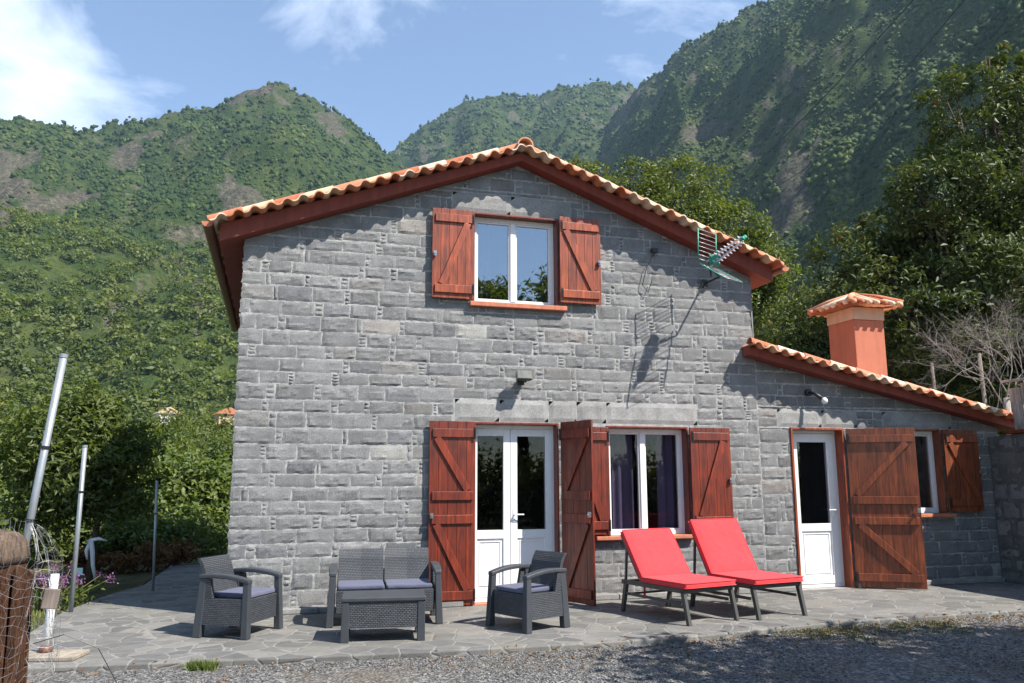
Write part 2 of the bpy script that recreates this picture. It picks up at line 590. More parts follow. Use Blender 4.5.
def fbm(x, y, o=5, g=.5):
    s, a, t = 0, 1, 0
    for k in range(o):
        s = s + a * vnoise(x * 2 ** k + 17.3 * k, y * 2 ** k + 9.1 * k)
        t += a
        a *= g
    return s / t


# ------------------------------------------------------------------ ground, patio, hills
HOUSE_W, EAVE_Z, APEX_X, APEX_Z, SLOPE = 6.63, 4.13, 3.30, 5.435, 0.378
LAWN_Z = -0.03

g = MB()
n_ = 64
ring = [0, 6, 14, 30, 60, 120, 240]
pts = [(CAM.x, CAM.y, -0.045)]
for r_ in ring[1:]:
    for k in range(n_):
        a = 2 * PI * k / n_
        pts.append((CAM.x + r_ * math.cos(a), CAM.y + r_ * math.sin(a), -0.045))
fs = [(0, 1 + k, 1 + (k + 1) % n_) for k in range(n_)]
for i in range(len(ring) - 2):
    for k in range(n_):
        k2 = (k + 1) % n_
        fs.append((1 + i * n_ + k, 1 + (i + 1) * n_ + k, 1 + (i + 1) * n_ + k2, 1 + i * n_ + k2))
g.add(pts, fs)
tag(g.build('ground', M['gravel']), kind='structure')

pat = MB()
front = [(-1.75, -2.10), (-1.0, -2.16), (-.3, -2.24), (.56, -2.33), (1.5, -2.41), (2.39, -2.46), (3.3, -2.48), (4.31, -2.45), (5.1, -2.33),
         (5.94, -2.20), (7.28, -2.17), (8.6, -2.15), (10.38, -2.0)]
poly = [(-1.75, .9), (-1.55, 2.2), (-1.25, 3.2), (-1.2, 6.0), (10.38, 6.0)][::-1]
pat.prism(front + poly, -.16, 0.0, 'z')
tag(pat.build('patio', M['patio'], bevel=.012), kind='structure')

lawn = MB()
lp = [(-14, -1.2), (-1.78, -1.2), (-1.78, .9), (-1.6, 2.2), (-1.3, 3.2), (-1.25, 8), (-1.25, 34), (-14, 34)]
lawn.prism(lp, -.3, LAWN_Z, 'z')
tag(lawn.build('garden_bed', M['soil']), kind='structure')
back = MB()
back.prism([(11.0, -1.5), (60, -1.5), (60, 40), (-1.2, 40), (-1.2, 6.1), (11.0, 6.1)], -.3, -.02, 'z')
tag(back.build('rough_ground', M['meadow']), kind='structure')

E1 = ([-60, -40, -25, -17.7, -15.3, -13, -9.2, -5.2, -3.5, -1.2, 1.3, 4.2, 6.7, 8.5, 11, 15, 25, 80],
      [16, 18, 20.3, 21.2, 21.6, 21.7, 23.0, 24.0, 25.0, 25.9, 25.4, 24.0, 22.7, 21.2, 19.0, 12, 3, 0])
E2 = ([-60, 2, 5, 6.8, 9.3, 12.9, 16.7, 22.7, 25.1, 30, 40, 80],
      [0, 14, 20, 22.2, 24.4, 26.1, 26.5, 27.0, 26.3, 24, 20, 16])
E3 = ([-60, 8, 14, 18, 20.5, 22.6, 24.1, 25.7, 29.4, 33, 36.6, 42, 50, 62, 80],
      [0, 4, 11, 17, 20.5, 23.6, 25.0, 26.8, 28.8, 30.3, 31.2, 33.5, 37, 39, 39])


def terrain(az, r):
    """height above the patio at azimuth (deg, from +Y to +X) and distance from the camera"""
    def hill(E, Rk, r0, p, sd):
        el = np.interp(az, E[0], E[1])
        wob = Rk * (1 + .10 * (fbm(az * .13 + sd, az * 0 + sd, 3) - .5))
        H = wob * np.tan(np.radians(el)) + 1.4
        t = (r - r0) / (wob - r0)
        tt = np.clip(t, 0, 1)
        # spurs and gullies running down the slope
        a_ = np.radians(az)
        X, Y = r * np.sin(a_), r * np.cos(a_)
        wx = 90 * (fbm(X / 210 + sd, Y / 210, 3) - .5)
        wy = 90 * (fbm(X / 210 + 40, Y / 210 + sd, 3) - .5)
        gl = 1 - np.abs(2 * fbm((X + wx) / 150 + sd, (Y + wy) / 260 + sd, 4) - 1)
        gl2 = 1 - np.abs(2 * fbm((X + wx) / 45 + sd, (Y + wy) / 80 + sd, 4) - 1)
        env = np.sin(np.clip(tt, 0, 1) * PI * .93) ** .8
        h = H * tt ** p
        h = h + H * env * (.15 * (gl - .72) + .045 * (gl2 - .7))
        cl = fbm((X - wy) / 90 + sd, (Y + wx) / 90, 4)
        h = h + H * .07 * env * (cl - .5) * 2
        h = np.where(t > 1, H - (r - wob) * .55, h)
        return h
    h1 = hill(E1, 900., 90., 1.55, 1.3)
    h2 = hill(E2, 1350., 300., 1.5, 4.7)
    # the right-hand valley wall: its crest runs roughly parallel to the Y axis, so the slope faces -X
    sA = np.maximum(np.sin(np.radians(np.clip(az, 12, 90))), .2)
    h3 = hill(E3, 455. / sA, 95. / sA, 1.28, 8.9)
    z = np.maximum(np.maximum(h1, h2), h3)
    xa, ya = r * np.sin(np.radians(az)), r * np.cos(np.radians(az))
    z = z + (1 - np.abs(2 * fbm(xa / 38., ya / 38., 5, .6) - 1) - .7) * np.clip(r * .022, 0, 17)
    z = z + (fbm(xa / 13. + 7, ya / 13., 3, .6) - .5) * np.clip(r * .009, 0, 7)
    z = np.where(r < 60, z - (60 - r) * .05, z)
    return z + CAM.z - 1.8


def pol(az, r):
    a = np.radians(az)
    return CAM.x + r * np.sin(a), CAM.y + r * np.cos(a)


AZ = np.linspace(-42, 78, 760)
RR = np.concatenate([np.geomspace(34, 980, 330), np.linspace(990, 1900, 90)])
A2, R2 = np.meshgrid(AZ, RR, indexing='ij')
Z2 = terrain(A2, R2)
X2, Y2 = pol(A2, R2)
rockm = fbm(A2 * .30 + 40, Z2 * .016 + 11, 5, .62) - .065
rockm = rockm + .125 * np.exp(-((A2 + 3) / 12.) ** 2) * np.exp(-((Z2 / R2 - .27) / .10) ** 2)
rockm = np.clip((rockm - .50) * 3.0 + .25, 0, 1)
me = bpy.data.meshes.new('hills')
nv = X2.size
co = np.stack([X2, Y2, Z2], -1).reshape(-1, 3).astype(np.float32)
na, nr = A2.shape
ii, jj = np.meshgrid(np.arange(na - 1), np.arange(nr - 1), indexing='ij')
q = np.stack([ii * nr + jj, (ii + 1) * nr + jj, (ii + 1) * nr + jj + 1, ii * nr + jj + 1], -1).reshape(-1, 4)[:, ::-1]


def fast_mesh(me, co, q, per):
    me.vertices.add(len(co))
    me.vertices.foreach_set('co', np.ascontiguousarray(co, dtype=np.float32).ravel())
    me.loops.add(q.size)
    me.loops.foreach_set('vertex_index', np.ascontiguousarray(q, dtype=np.int32).ravel())
    me.polygons.add(len(q))
    me.polygons.foreach_set('loop_start', (np.arange(len(q)) * per).astype(np.int32))
    me.update(calc_edges=True)
    me.validate()


fast_mesh(me, co, q, 4)
at = me.attributes.new('rock', 'FLOAT', 'POINT')
at.data.foreach_set('value', rockm.astype(np.float32).ravel())
me.polygons.foreach_set('use_smooth', [True] * len(me.polygons))
tag(link_mesh('hills', me, M['hill']), kind='structure')


def set_tint(me, t):
    at = me.color_attributes.new('tint', 'FLOAT_COLOR', 'POINT')
    a = np.ones((len(t), 4), dtype=np.float32)
    a[:, :3] = t[:, None]
    at.data.foreach_set('color', a.ravel())


def ico():
    bm = bmesh.new()
    bmesh.ops.create_icosphere(bm, subdivisions=1, radius=1)
    v = np.array([x.co[:] for x in bm.verts])
    f = np.array([[x.index for x in y.verts] for y in bm.faces])
    bm.free()
    bm = bmesh.new()
    bmesh.ops.create_icosphere(bm, subdivisions=2, radius=1)
    v2 = np.array([x.co[:] for x in bm.verts])
    f2 = np.array([[x.index for x in y.verts] for y in bm.faces])
    bm.free()
    return (v, f), (v2, f2)


ICO1, ICO2 = ico()


def blobs(name, P, rad, tint, base, mat, rs, jit=.3):
    v, f = base
    N, K = len(P), len(v)
    j = 1 + (rs.rand(N, K) - .5) * 2 * jit
    s = np.stack([rad * (.8 + .5 * rs.rand(N)), rad * (.8 + .5 * rs.rand(N)), rad * (.75 + .7 * rs.rand(N))], -1)
    V = v[None] * j[..., None] * s[:, None, :] + P[:, None, :]
    F = f[None] + (np.arange(N) * K)[:, None, None]
    me = bpy.data.meshes.new(name)
    fast_mesh(me, V.reshape(-1, 3), F.reshape(-1, 3), 3)
    tt = np.repeat(tint, K) + (rs.rand(N * K) - .5) * .25
    set_tint(me, np.clip(tt, 0, 1))
    return tag(link_mesh(name, me, mat), 'dense green trees and scrub covering the far mountain slopes', 'forest', kind='stuff')


rs = np.random.RandomState(11)


def scatter(N, r0, r1, az0, az1, thr):
    az = rs.uniform(az0, az1, N)
    r = np.exp(rs.uniform(math.log(r0), math.log(r1), N))
    z = terrain(az, r)
    rk = fbm(az * .30 + 40, z * .016 + 11, 5, .62) - .065 + .125 * np.exp(-((az + 3) / 12.) ** 2) * np.exp(-((z / r - .27) / .10) ** 2)
    cl = fbm(az * 1.3 + 3, r * .02, 4, .6)
    keep = (rk < thr + .12 * (rs.rand(N) - .5)) & (cl + .25 * (rs.rand(N) - .5) > .37)
    az, r, z, cl = az[keep], r[keep], z[keep], cl[keep]
    x, y = pol(az, r)
    return np.stack([x, y, z], -1), r, cl


P, r_s, cl = scatter(130000, 400, 1500, -24, 62, .585)
rad = np.clip(r_s * .0028, .9, 3.6) * (.28 + .80 * rs.rand(len(r_s)) ** 2)
blobs('mountain_forest', P + np.array([0, 0, .2]) * rad[:, None], rad, np.clip((cl - .33) * 1.9 + .45 * (rs.rand(len(cl)) - .4), 0, 1), ICO1, M['leaf_far'], rs, .45)


P, r_s, cl = scatter(46000, 120, 410, 12, 66, .60)
rad = np.clip(r_s * .0034, .6, 1.5) * (.5 + .9 * rs.rand(len(r_s)) ** 1.5)
o_ = blobs('slope_scrub', P + np.array([0, 0, .2]) * rad[:, None], rad, np.clip((cl - .33) * 1.9 + .45 * (rs.rand(len(cl)) - .4), 0, 1), ICO1, M['leaf_far'], rs, .5)
o_['label'] = 'dense scrub covering the lower slope of the right mountain'


# ------------------------------------------------------------------ foliage
def leaves(name, P, Nrm, size, tint, mat, parent=None, aspect=.45, rs=rs, loc=(0, 0, 0)):
    """one mesh of folded leaf-shaped faces"""
    N = len(P)
    Nrm = Nrm / (np.linalg.norm(Nrm, axis=1, keepdims=True) + 1e-9)
    rnd = rs.normal(size=(N, 3))
    rnd[:, 2] -= .35
    A = np.cross(Nrm, np.cross(rnd, Nrm))
    A = A / (np.linalg.norm(A, axis=1, keepdims=True) + 1e-9)
    B = np.cross(Nrm, A)
    s = size[:, None]
    w = s * aspect
    fold = Nrm * s * .12
    V = np.stack([P - A * s * .5, P + B * w * .5 + fold + A * s * .05, P + A * s * .55 - fold * .8, P - B * w * .5 + fold + A * s * .05], 1)
    base = (np.arange(N) * 4)[:, None]
    F = np.concatenate([base + np.array([[0, 1, 2]]), base + np.array([[0, 2, 3]])], 1).reshape(-1, 3)
    me = bpy.data.meshes.new(name)
    fast_mesh(me, V.reshape(-1, 3), F, 3)
    set_tint(me, np.repeat(np.clip(tint, 0, 1), 4))
    return link_mesh(name, me, mat, parent, loc)


def crown_points(lobes, n, rs, per=38, sig=.16, shell=.55, hole=.0):
    L = np.array(lobes, dtype=float)
    wgt = (L[:, 3] * L[:, 4] * L[:, 5]) ** .67
    wgt = wgt / wgt.sum()
    K = max(1, n // per)
    li = rs.choice(len(L), K, p=wgt)
    d = rs.normal(size=(K, 3))
    d /= np.linalg.norm(d, axis=1, keepdims=True)
    rr = shell + (1.06 - shell) * rs.rand(K) ** .8
    C = L[li, :3] + d * rr[:, None] * L[li, 3:]
    keep = fbm(C[:, 0] * .9 + 5, C[:, 2] * .9 + C[:, 1] * .7, 3) > hole
    C, d, li, rr = C[keep], d[keep], li[keep], rr[keep]
    K = len(C)
    ct = rs.rand(K)
    idx = np.repeat(np.arange(K), per)
    rad = (L[li, 3:].mean(1) * sig)[idx]
    off = rs.normal(size=(len(idx), 3)) * rad[:, None]
    off[:, 2] *= .75
    P = C[idx] + off
    Nn = d[idx] * .45 + np.array([0, 0, .55]) + rs.normal(size=(len(idx), 3)) * .6
    return P, Nn, ct[idx]


def make_tree(name, label, cat, loc, lobes, n, lsize, mat, trunk_r, seed, group=None, per=38, sig=.16, hole=.0, lean=(0, 0), trunk_h=None,
              bark='bark', aspect=.45, shell=.55, tvar=(.0, .9), red=0.0):
    rs = np.random.RandomState(seed)
    root = thing(name, label, cat, loc, 0, group)
    P, Nn, ct = crown_points(lobes, n, rs, per, sig, shell, hole)
    P[:, 2] = np.maximum(P[:, 2], .03)
    size = lsize * (.6 + .8 * rs.rand(len(P)))
    tint = tvar[0] + (tvar[1] - tvar[0]) * (.55 * ct + .45 * rs.rand(len(P)))
    if red: tint = np.where(rs.rand(len(P)) < red * (ct > .6), 1.0, tint * .72)
    leaves('crown', P, Nn, size, tint, mat, root, aspect, rs)
    tb = MB()
    L = np.array(lobes)
    zc = L[:, 2].min() if trunk_h is None else trunk_h
    top = Vector((lean[0], lean[1], zc))
    tb.tube([(0, 0, -.1), (lean[0] * .2, lean[1] * .2, zc * .4), top * 1.0], [trunk_r * 1.25, trunk_r, trunk_r * .78], 9)
    for l in L:
        c = Vector(l[:3])
        mid = top.lerp(c, .5) + Vector(rs.normal(size=3) * .08 * l[3])
        tb.tube([top, mid, c], [trunk_r * .62, trunk_r * .4, trunk_r * .16], 7)
        for k in range(5):
            d = Vector(rs.normal(size=3)).normalized()
            e = c + Vector((d.x * l[3], d.y * l[4], abs(d.z) * l[5])) * .85
            tb.tube([mid.lerp(c, .5), mid.lerp(e, .6) + Vector(rs.normal(size=3) * .05 * l[3]), e], [trunk_r * .25, trunk_r * .14, trunk_r * .04], 5)
    tb.build('trunk', M[bark], root, smooth=True)
    return root


def bush(name, label, cat, loc, lobes, n, lsize, mat, seed, group=None, per=30, sig=.2, aspect=.5, tvar=(0, .95), hole=0.0, rz=0):
    rs = np.random.RandomState(seed)
    root = thing(name, label, cat, loc, rz, group)
    P, Nn, ct = crown_points(lobes, n, rs, per, sig, .35, hole)
    P[:, 2] = np.maximum(P[:, 2], .02)
    leaves('foliage', P, Nn, lsize * (.6 + .8 * rs.rand(len(P))), tvar[0] + (tvar[1] - tvar[0]) * (.5 * ct + .5 * rs.rand(len(P))), mat, root, aspect, rs)
    sb = MB()
    for l in lobes:
        for k in range(3):
            d = rs.normal(size=3) * .4
            sb.tube([(l[0] * .6 + d[0] * .2, l[1] * .6 + d[1] * .2, -.05), (l[0], l[1], l[2] * .6), (l[0] + d[0] * l[3], l[1] + d[1] * l[4], l[2] + .4 * l[5])],
                    [.025, .016, .006], 5)
    sb.build('stem', M['bark'], root, smooth=True)
    return root


# ------------------------------------------------------------------ masonry
_gx, _gy = np.meshgrid(np.arange(256) * 14 / 90., np.arange(256) * 22 / 140., indexing='ij')
NTAB = fbm(_gx, _gy, 3)

def subtract(r, holes):
    out = [r]
    for h in holes:
        nx = []
        for (a, b, c, d) in out:
            if h[0] >= b or h[1] <= a or h[2] >= d or h[3] <= c:
                nx.append((a, b, c, d))
                continue
            if c < h[2]: nx.append((a, b, c, h[2]))
            if d > h[3]: nx.append((a, b, h[3], d))
            c2, d2 = max(c, h[2]), min(d, h[3])
            if a < h[0]: nx.append((a, h[0], c2, d2))
            if b > h[1]: nx.append((h[1], b, c2, d2))
        out = nx
    return [r_ for r_ in out if r_[1] - r_[0] > .03 and r_[3] - r_[2] > .03]


def masonry(u0, u1, z0, z1, holes, zmax, fn, seed, mat, parent, name, snecks=.6, dark=1.0, course=(.138, .190)):
    rnd = random.Random(seed)
    rs = np.random.RandomState(seed)
    mb = MB()

    def stone(a, b, c, d, small=False, flat=False):
        if max(zmax(a), zmax(b)) < c + .03: return
        j = .0075
        cor = [(a + j, c + j), (b - j, c + j), (b - j, d - j), (a + j, d - j)]
        w = .006 if small else .010
        cor = [(p + rnd.uniform(-w, w * .6) * (1 if i in (0, 3) else -1), q_ + rnd.uniform(-w * .5, w * .8) * (1 if i < 2 else -1)) for i, (p, q_) in enumerate(cor)]
        nu = max(3, int((b - a) / .035) + 1)
        nz = max(3, int((d - c) / .035) + 1)
        tu, tz = rnd.uniform(-.005, .005), rnd.uniform(-.004, .004)
        base = rnd.uniform(.002, .006) if not small else rnd.uniform(.001, .008)
        ang, offs = rnd.uniform(-.6, .6) + PI / 2 * rnd.choice((0, 1)), rnd.uniform(-.06, .06)
        step = rnd.uniform(.003, .013) if rnd.random() < .5 else 0
        ph = rnd.uniform(0, 50)
        P = []
        for i in range(nu + 1):
            s_ = i / nu
            row = []
            for k in range(nz + 1):
                t_ = k / nz
                u = (cor[0][0] * (1 - s_) + cor[1][0] * s_) * (1 - t_) + (cor[3][0] * (1 - s_) + cor[2][0] * s_) * t_
                z = (cor[0][1] * (1 - s_) + cor[1][1] * s_) * (1 - t_) + (cor[3][1] * (1 - s_) + cor[2][1] * s_) * t_
                edge = min(i, nu - i, k, nz - k)
                if edge == 0:
                    dp = -.002
                    u += rnd.uniform(-.0075, .0065)
                    z += rnd.uniform(-.007, .006)
                else:
                    e2 = min(s_, 1 - s_) * (b - a)
                    e3 = min(t_, 1 - t_) * (d - c)
                    rise = min(1, .75 + min(e2, e3) / .09)
                    dp = base * rise + tu * (2 * s_ - 1) + tz * (2 * t_ - 1)
                    if (u - (a + b) / 2) * math.cos(ang) + (z - (c + d) / 2) * math.sin(ang) > offs: dp -= step
                    dp += (NTAB[int(u * 90 + ph * 13) % 256, int(z * 140 + ph * 7) % 256] - .5) * .021
                    dp = max(dp, .001)
                z += .022 * (NTAB[int(u * 7 + seed * 31) % 256, int(z * 9 + 90) % 256] - .5) if not any(h_[0] - .06 < u < h_[1] + .06 and h_[2] - .06 < z < h_[3] + .06 for h_ in holes) else 0
                z = min(z, zmax(u))
                row.append(fn(u, dp, z))
            P.append(row)
        r_ = rnd.random()
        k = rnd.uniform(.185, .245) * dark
        col = (k * 1.0, k * .995, k * .985)
        if not small and r_ < .02: col = (k * 1.35, k * 1.25, k * 1.16)
        elif not small and r_ < .035: col = (k * 1.55, k * 1.52, k * 1.42)
        elif r_ < .10: col = (k * 1.03, k * 1.0, k * .96)
        elif r_ < .20: col = (k * .84, k * .85, k * .87)
        mb.grid(P, col)

    z = z0
    while z < z1 - .04:
        h = min(rnd.uniform(*course), z1 - z)
        if z1 - z - h < .09: h = z1 - z
        u = u0 + (0 if rnd.random() < .5 else -rnd.uniform(.05, .2))
        while u < u1 - .01:
            wd = rnd.uniform(.24, .46)
            if u1 - u - wd < .12: wd = u1 - u
            for r_ in subtract((max(u, u0), u + wd, z, z + h), holes): stone(*r_)
            u += wd
            if u < u1 - .15 and rnd.random() < snecks:
                sw = rnd.uniform(.05, .10)
                m = rnd.choice((1, 2, 2, 3, 3, 4))
                zs = [z + h * (k + (rnd.uniform(-.12, .12) if 0 < k < m else 0)) / m for k in range(m + 1)]
                for k in range(m):
                    for r_ in subtract((u, u + sw, zs[k], zs[k + 1]), holes): stone(*r_, small=True)
                u += sw
        z += h
    return mb.build(name, mat, parent, smooth=False)


def lintel_block(mb, a, b, c, d, rnd, dp=.016, shade=1.0):
    k = rnd.uniform(.26, .31) * shade
    nu, nz = max(4, int((b - a) / .06)), 5
    P = []
    for i in range(nu + 1):
        row = []
        for j in range(nz + 1):
            s_, t_ = i / nu, j / nz
            edge = i in (0, nu) or j in (0, nz)
            u = a + .004 + (b - a - .008) * s_ + rnd.uniform(-.002, .002)
            z = c + .004 + (d - c - .008) * t_ + rnd.uniform(-.002, .002)
            row.append((u, .004 if edge else -(dp + rnd.uniform(-.0015, .0015)), z))
        P.append(row)
    mb.grid(P, (k, k * .985, k * .95))


# ------------------------------------------------------------------ the house
house = thing('stone_house', 'grey stone house with red shutters, gabled tiled roof and a lean-to annex on its right', 'house', (0, 0, 0))

UPW = (2.70, 3.83, 3.60, 4.755)
DR1 = (2.64, 3.80, 0.0, 2.125)
WN1 = (4.44, 5.57, 0.745, 2.105)
DR2 = (7.11, 7.95, 0.0, 2.125)
WN3 = (8.66, 9.57, 0.955, 2.135)
OPEN = [UPW, DR1, WN1, DR2, WN3]
XR = 10.62


def gable(u):
    if u <= HOUSE_W: return APEX_Z - SLOPE * abs(u - APEX_X) - .004
    return 3.07 - .212 * (u - 6.4) - .004


# backing wall with openings, cut into vertical strips
wall = MB()
xs = sorted(set([0, APEX_X, HOUSE_W, XR] + [v for o in OPEN for v in o[:2]]))
for a, b in zip(xs[:-1], xs[1:]):
    mid = (a + b) / 2
    cuts = sorted([(o[2], o[3]) for o in OPEN if o[0] < mid < o[1]])
    z = -.1
    for c, d in cuts + [(None, None)]:
        top0, top1 = (gable(a + 1e-4), gable(b - 1e-4)) if c is None else (c, c)
        if min(top0, top1) - z > .005:
            wall.hexa([(a, .004, z), (b, .004, z), (b, .30, z), (a, .30, z), (a, .004, top0), (b, .004, top1), (b, .30, top1), (a, .30, top0)])
        z = d
wall.box(0, .3, .302, 6.1, -.1, gable(0.0))
wall.box(HOUSE_W - .3, HOUSE_W, .302, 6.1, -.1, gable(HOUSE_W))
wall.box(XR - .3, XR, .302, 5.0, -.1, gable(XR))
wall.box(HOUSE_W, XR - .3, 4.7, 5.0, -.1, gable(XR - .3))
wall.prism([(.3, -.1), (HOUSE_W - .3, -.1), (HOUSE_W - .3, gable(HOUSE_W - .3)), (APEX_X, gable(APEX_X)), (.3, gable(.3))], 5.8, 6.098)
wall_o = wall.build('wall', M['mortar'], house)
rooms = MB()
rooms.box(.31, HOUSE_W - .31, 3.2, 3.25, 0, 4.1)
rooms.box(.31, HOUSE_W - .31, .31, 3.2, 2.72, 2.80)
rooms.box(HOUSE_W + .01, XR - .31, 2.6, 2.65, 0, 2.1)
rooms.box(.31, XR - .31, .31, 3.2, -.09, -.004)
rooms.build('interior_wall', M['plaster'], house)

LINT = [(2.44, 4.02, 4.757, 5.01), (2.49, 5.73, 2.127, 2.40), (6.93, 8.19, 2.127, 2.37), (8.62, 9.80, 2.137, 2.365)]
holes = OPEN + LINT + [(-.2, 11, -.2, .07)]
masonry(-.012, 6.635, .07, 5.5, holes, lambda u: APEX_Z - SLOPE * abs(u - APEX_X) - .006 if u < HOUSE_W + .001 else gable(u), lambda u, d, z: (u, -d, z), 5, M['stone'], house, 'stone_facing')
masonry(6.64, 10.60, .07, 3.1, holes, lambda u: gable(max(u, HOUSE_W + .01)), lambda u, d, z: (u, -d, z), 9, M['stone'], house, 'stone_facing', dark=.92, snecks=.35)
rnd = random.Random(4)
for (a, b, c, d), cuts in zip(LINT, ([2.44, 3.2, 4.02], [2.49, 3.05, 3.68, 4.05, 4.45, 5.73], [6.93, 7.62, 8.19], [8.62, 9.80])):
    lt = MB()
    for p, q_ in zip(cuts[:-1], cuts[1:]): lintel_block(lt, p, q_, c, d, rnd, .008)
    lt.build('lintel', M['lintel'], house)
for xa, xb in ((-.05, 2.6), (3.83, 7.08), (7.98, 10.4)):
    pl = MB()
    n = int((xb - xa) / .7)
    es = [xa] + [xa + (xb - xa) * (k + rnd.uniform(-.2, .2)) / n for k in range(1, n)] + [xb]
    for p, q_ in zip(es[:-1], es[1:]):
        k = rnd.uniform(.22, .30)
        pl.box(p + .003, q_ - .003, -.085 + rnd.uniform(-.01, .01), .0, .002, .062 + rnd.uniform(-.006, .006), (k, k * .98, k * .94))
    pl.build('plinth', M['lintel'], house, bevel=.008)


# --- roofs
TERRA = [(.50, .185, .095), (.56, .23, .13), (.45, .15, .075), (.62, .30, .18), (.68, .47, .31), (.72, .56, .42)]


def tcol(rnd, pale=.3):
    return rnd.choice(TERRA[4:]) if rnd.random() < pale else rnd.choice(TERRA[:4])


def wave_strip(mb, fn, length, y0, y1, period, amp, rnd, thick=.016, ny=2):
    """S-shaped tiles side by side along a slope: fn(s, h) -> (x, z)"""
    n = int(length / period)
    for k in range(n):
        col = tcol(rnd, .45)
        jl = rnd.uniform(-.012, .012)
        top, bot = [], []
        for i in range(11):
            t = i / 10
            s = (k + t) * length / n
            h = amp * (math.sin(PI * min(1, t / .62)) ** .8 if t < .62 else -.18 * math.sin(PI * (t - .62) / .38))
            top.append((s, h + .02))
            bot.append((s, h + .02 - thick))
        for prof, flip in ((top, 0), (bot, 1)):
            P = [[(fn(s, h)[0], y, fn(s, h)[1]) for (s, h) in prof] for y in (y0 + jl, y1)]
            mb.grid(P, col)
        fr = [[(fn(s, h)[0], y0 + jl, fn(s, h)[1]) for (s, h) in pr_] for pr_ in (top, bot)]
        mb.grid(fr, col)


def caps(mb, p_of, length, seg, r0, r1, y, rnd, pale=.5, alt=True):
    """half-barrel cover tiles laid end to end up a slope, wide end raised"""
    n = max(1, round(length / seg))
    for k in range(n):
        col = (rnd.choice(TERRA[4:]) if k % 2 else rnd.choice(TERRA[:4])) if alt else tcol(rnd, pale)
        s0, s1 = k * length / n - .02, (k + 1) * length / n + .02
        P = []
        for (s, r_) in ((s0, r0), (s1, r1)):
            x, z, nx, nz = p_of(s)
            row = []
            for i in range(9):
                a = PI * (i / 8) * 1.1 - PI * .05
                row.append((x + nx * r_ * math.sin(a), y - r_ * math.cos(a), z + nz * r_ * math.sin(a)))
            P.append(row)
        mb.grid(P, col)
        Q = []
        for (s, r_) in ((s0, r0 - .014), (s1, r1 - .014)):
            x, z, nx, nz = p_of(s)
            Q.append([(x + nx * r_ * math.sin(PI * i / 8), y - r_ * math.cos(PI * i / 8), z + nz * r_ * math.sin(PI * i / 8)) for i in range(9)])
        mb.grid(Q, col)
        mb.grid([P[1], Q[1]], col)
        mb.grid([P[0], Q[0]], col)


OV, TH, ST = -.18, .11, .350
XL_, XR_ = -.26, 6.86


def zb(x): return APEX_Z - SLOPE * abs(x - APEX_X)


def zt_(x): return APEX_Z + TH - ST * abs(x - APEX_X)


roof = MB()
roof.prism([(XL_, zb(XL_)), (APEX_X, APEX_Z), (XR_, zb(XR_)), (XR_, zt_(XR_)), (APEX_X, APEX_Z + TH), (XL_, zt_(XL_))], OV, 6.4)
roof_o = roof.build('roof', M['red_paint'], house, bevel=.008)
rnd = random.Random(21)
tl = MB()
cs, sn = 1 / math.hypot(1, ST), ST / math.hypot(1, ST)
L = (XR_ - APEX_X + .10) / cs
for sg in (-1, 1):
    wave_strip(tl, lambda s, h, sg=sg: (APEX_X + sg * (s * cs + h * sn), APEX_Z + TH - s * sn + h * cs), L, OV - .17, .12, .178, .043, rnd)
    caps(tl, lambda s, sg=sg: (APEX_X + sg * ((L - s) * cs + .035 * sn), APEX_Z + TH + .052 - (L - s) * sn, sg * sn, cs), L, .36, .056, .068, OV - .03, rnd)
# tile fields running down to the eaves
for sg in (-1, 1):
    L2 = L + .05
    y = OV + .2
    while y < 6.3:
        for k in range(12):
            col = tcol(rnd, .3)
            s0, s1 = k * L2 / 12, (k + 1) * L2 / 12 + .03
            lift0, lift1 = .012, .034
            P, Q = [], []
            for s, lf in ((s0, lift0), (s1, lift1)):
                row, row2 = [], []
                for i in range(9):
                    t = i / 8
                    h = .06 * math.sin(PI * min(1, t / .6)) if t < .6 else -.012 * math.sin(PI * (t - .6) / .4)
                    row.append((APEX_X + sg * (s * cs + (h + lf) * sn), y + t * .2, APEX_Z + TH - s * sn + (h + lf) * cs))
                    row2.append((APEX_X + sg * (s * cs + (h + lf - .016) * sn), y + t * .2, APEX_Z + TH - s * sn + (h + lf - .016) * cs))
                P.append(row)
                Q.append(row2)
            tl.grid(P, col)
            if k == 11:
                tl.grid(Q, col)
                tl.grid([P[1], Q[1]], col)
        y += .2
tl.build('tiles', M['tile'], roof_o, smooth=True, fix=False)
rd = MB()
k = 0
y = OV - .16
while y < 6.2:
    col = tcol(rnd, .4)
    P = []
    for yy, r_ in ((y, .105), (y + .40, .092)):
        P.append([(APEX_X - r_ * math.cos(PI * i / 10), yy, APEX_Z + TH + .035 + r_ * math.sin(PI * i / 10)) for i in range(11)])
    Q = [[(APEX_X + (p[0] - APEX_X) * .84, p[1], APEX_Z + TH + .035 + (p[2] - APEX_Z - TH - .035) * .84) for p in row] for row in P]
    rd.grid(P, col)
    rd.grid(Q, col)
    rd.grid([P[0], Q[0]], col)
    y += .38
rd.build('ridge_tiles', M['tile'], roof_o, smooth=True, fix=False)
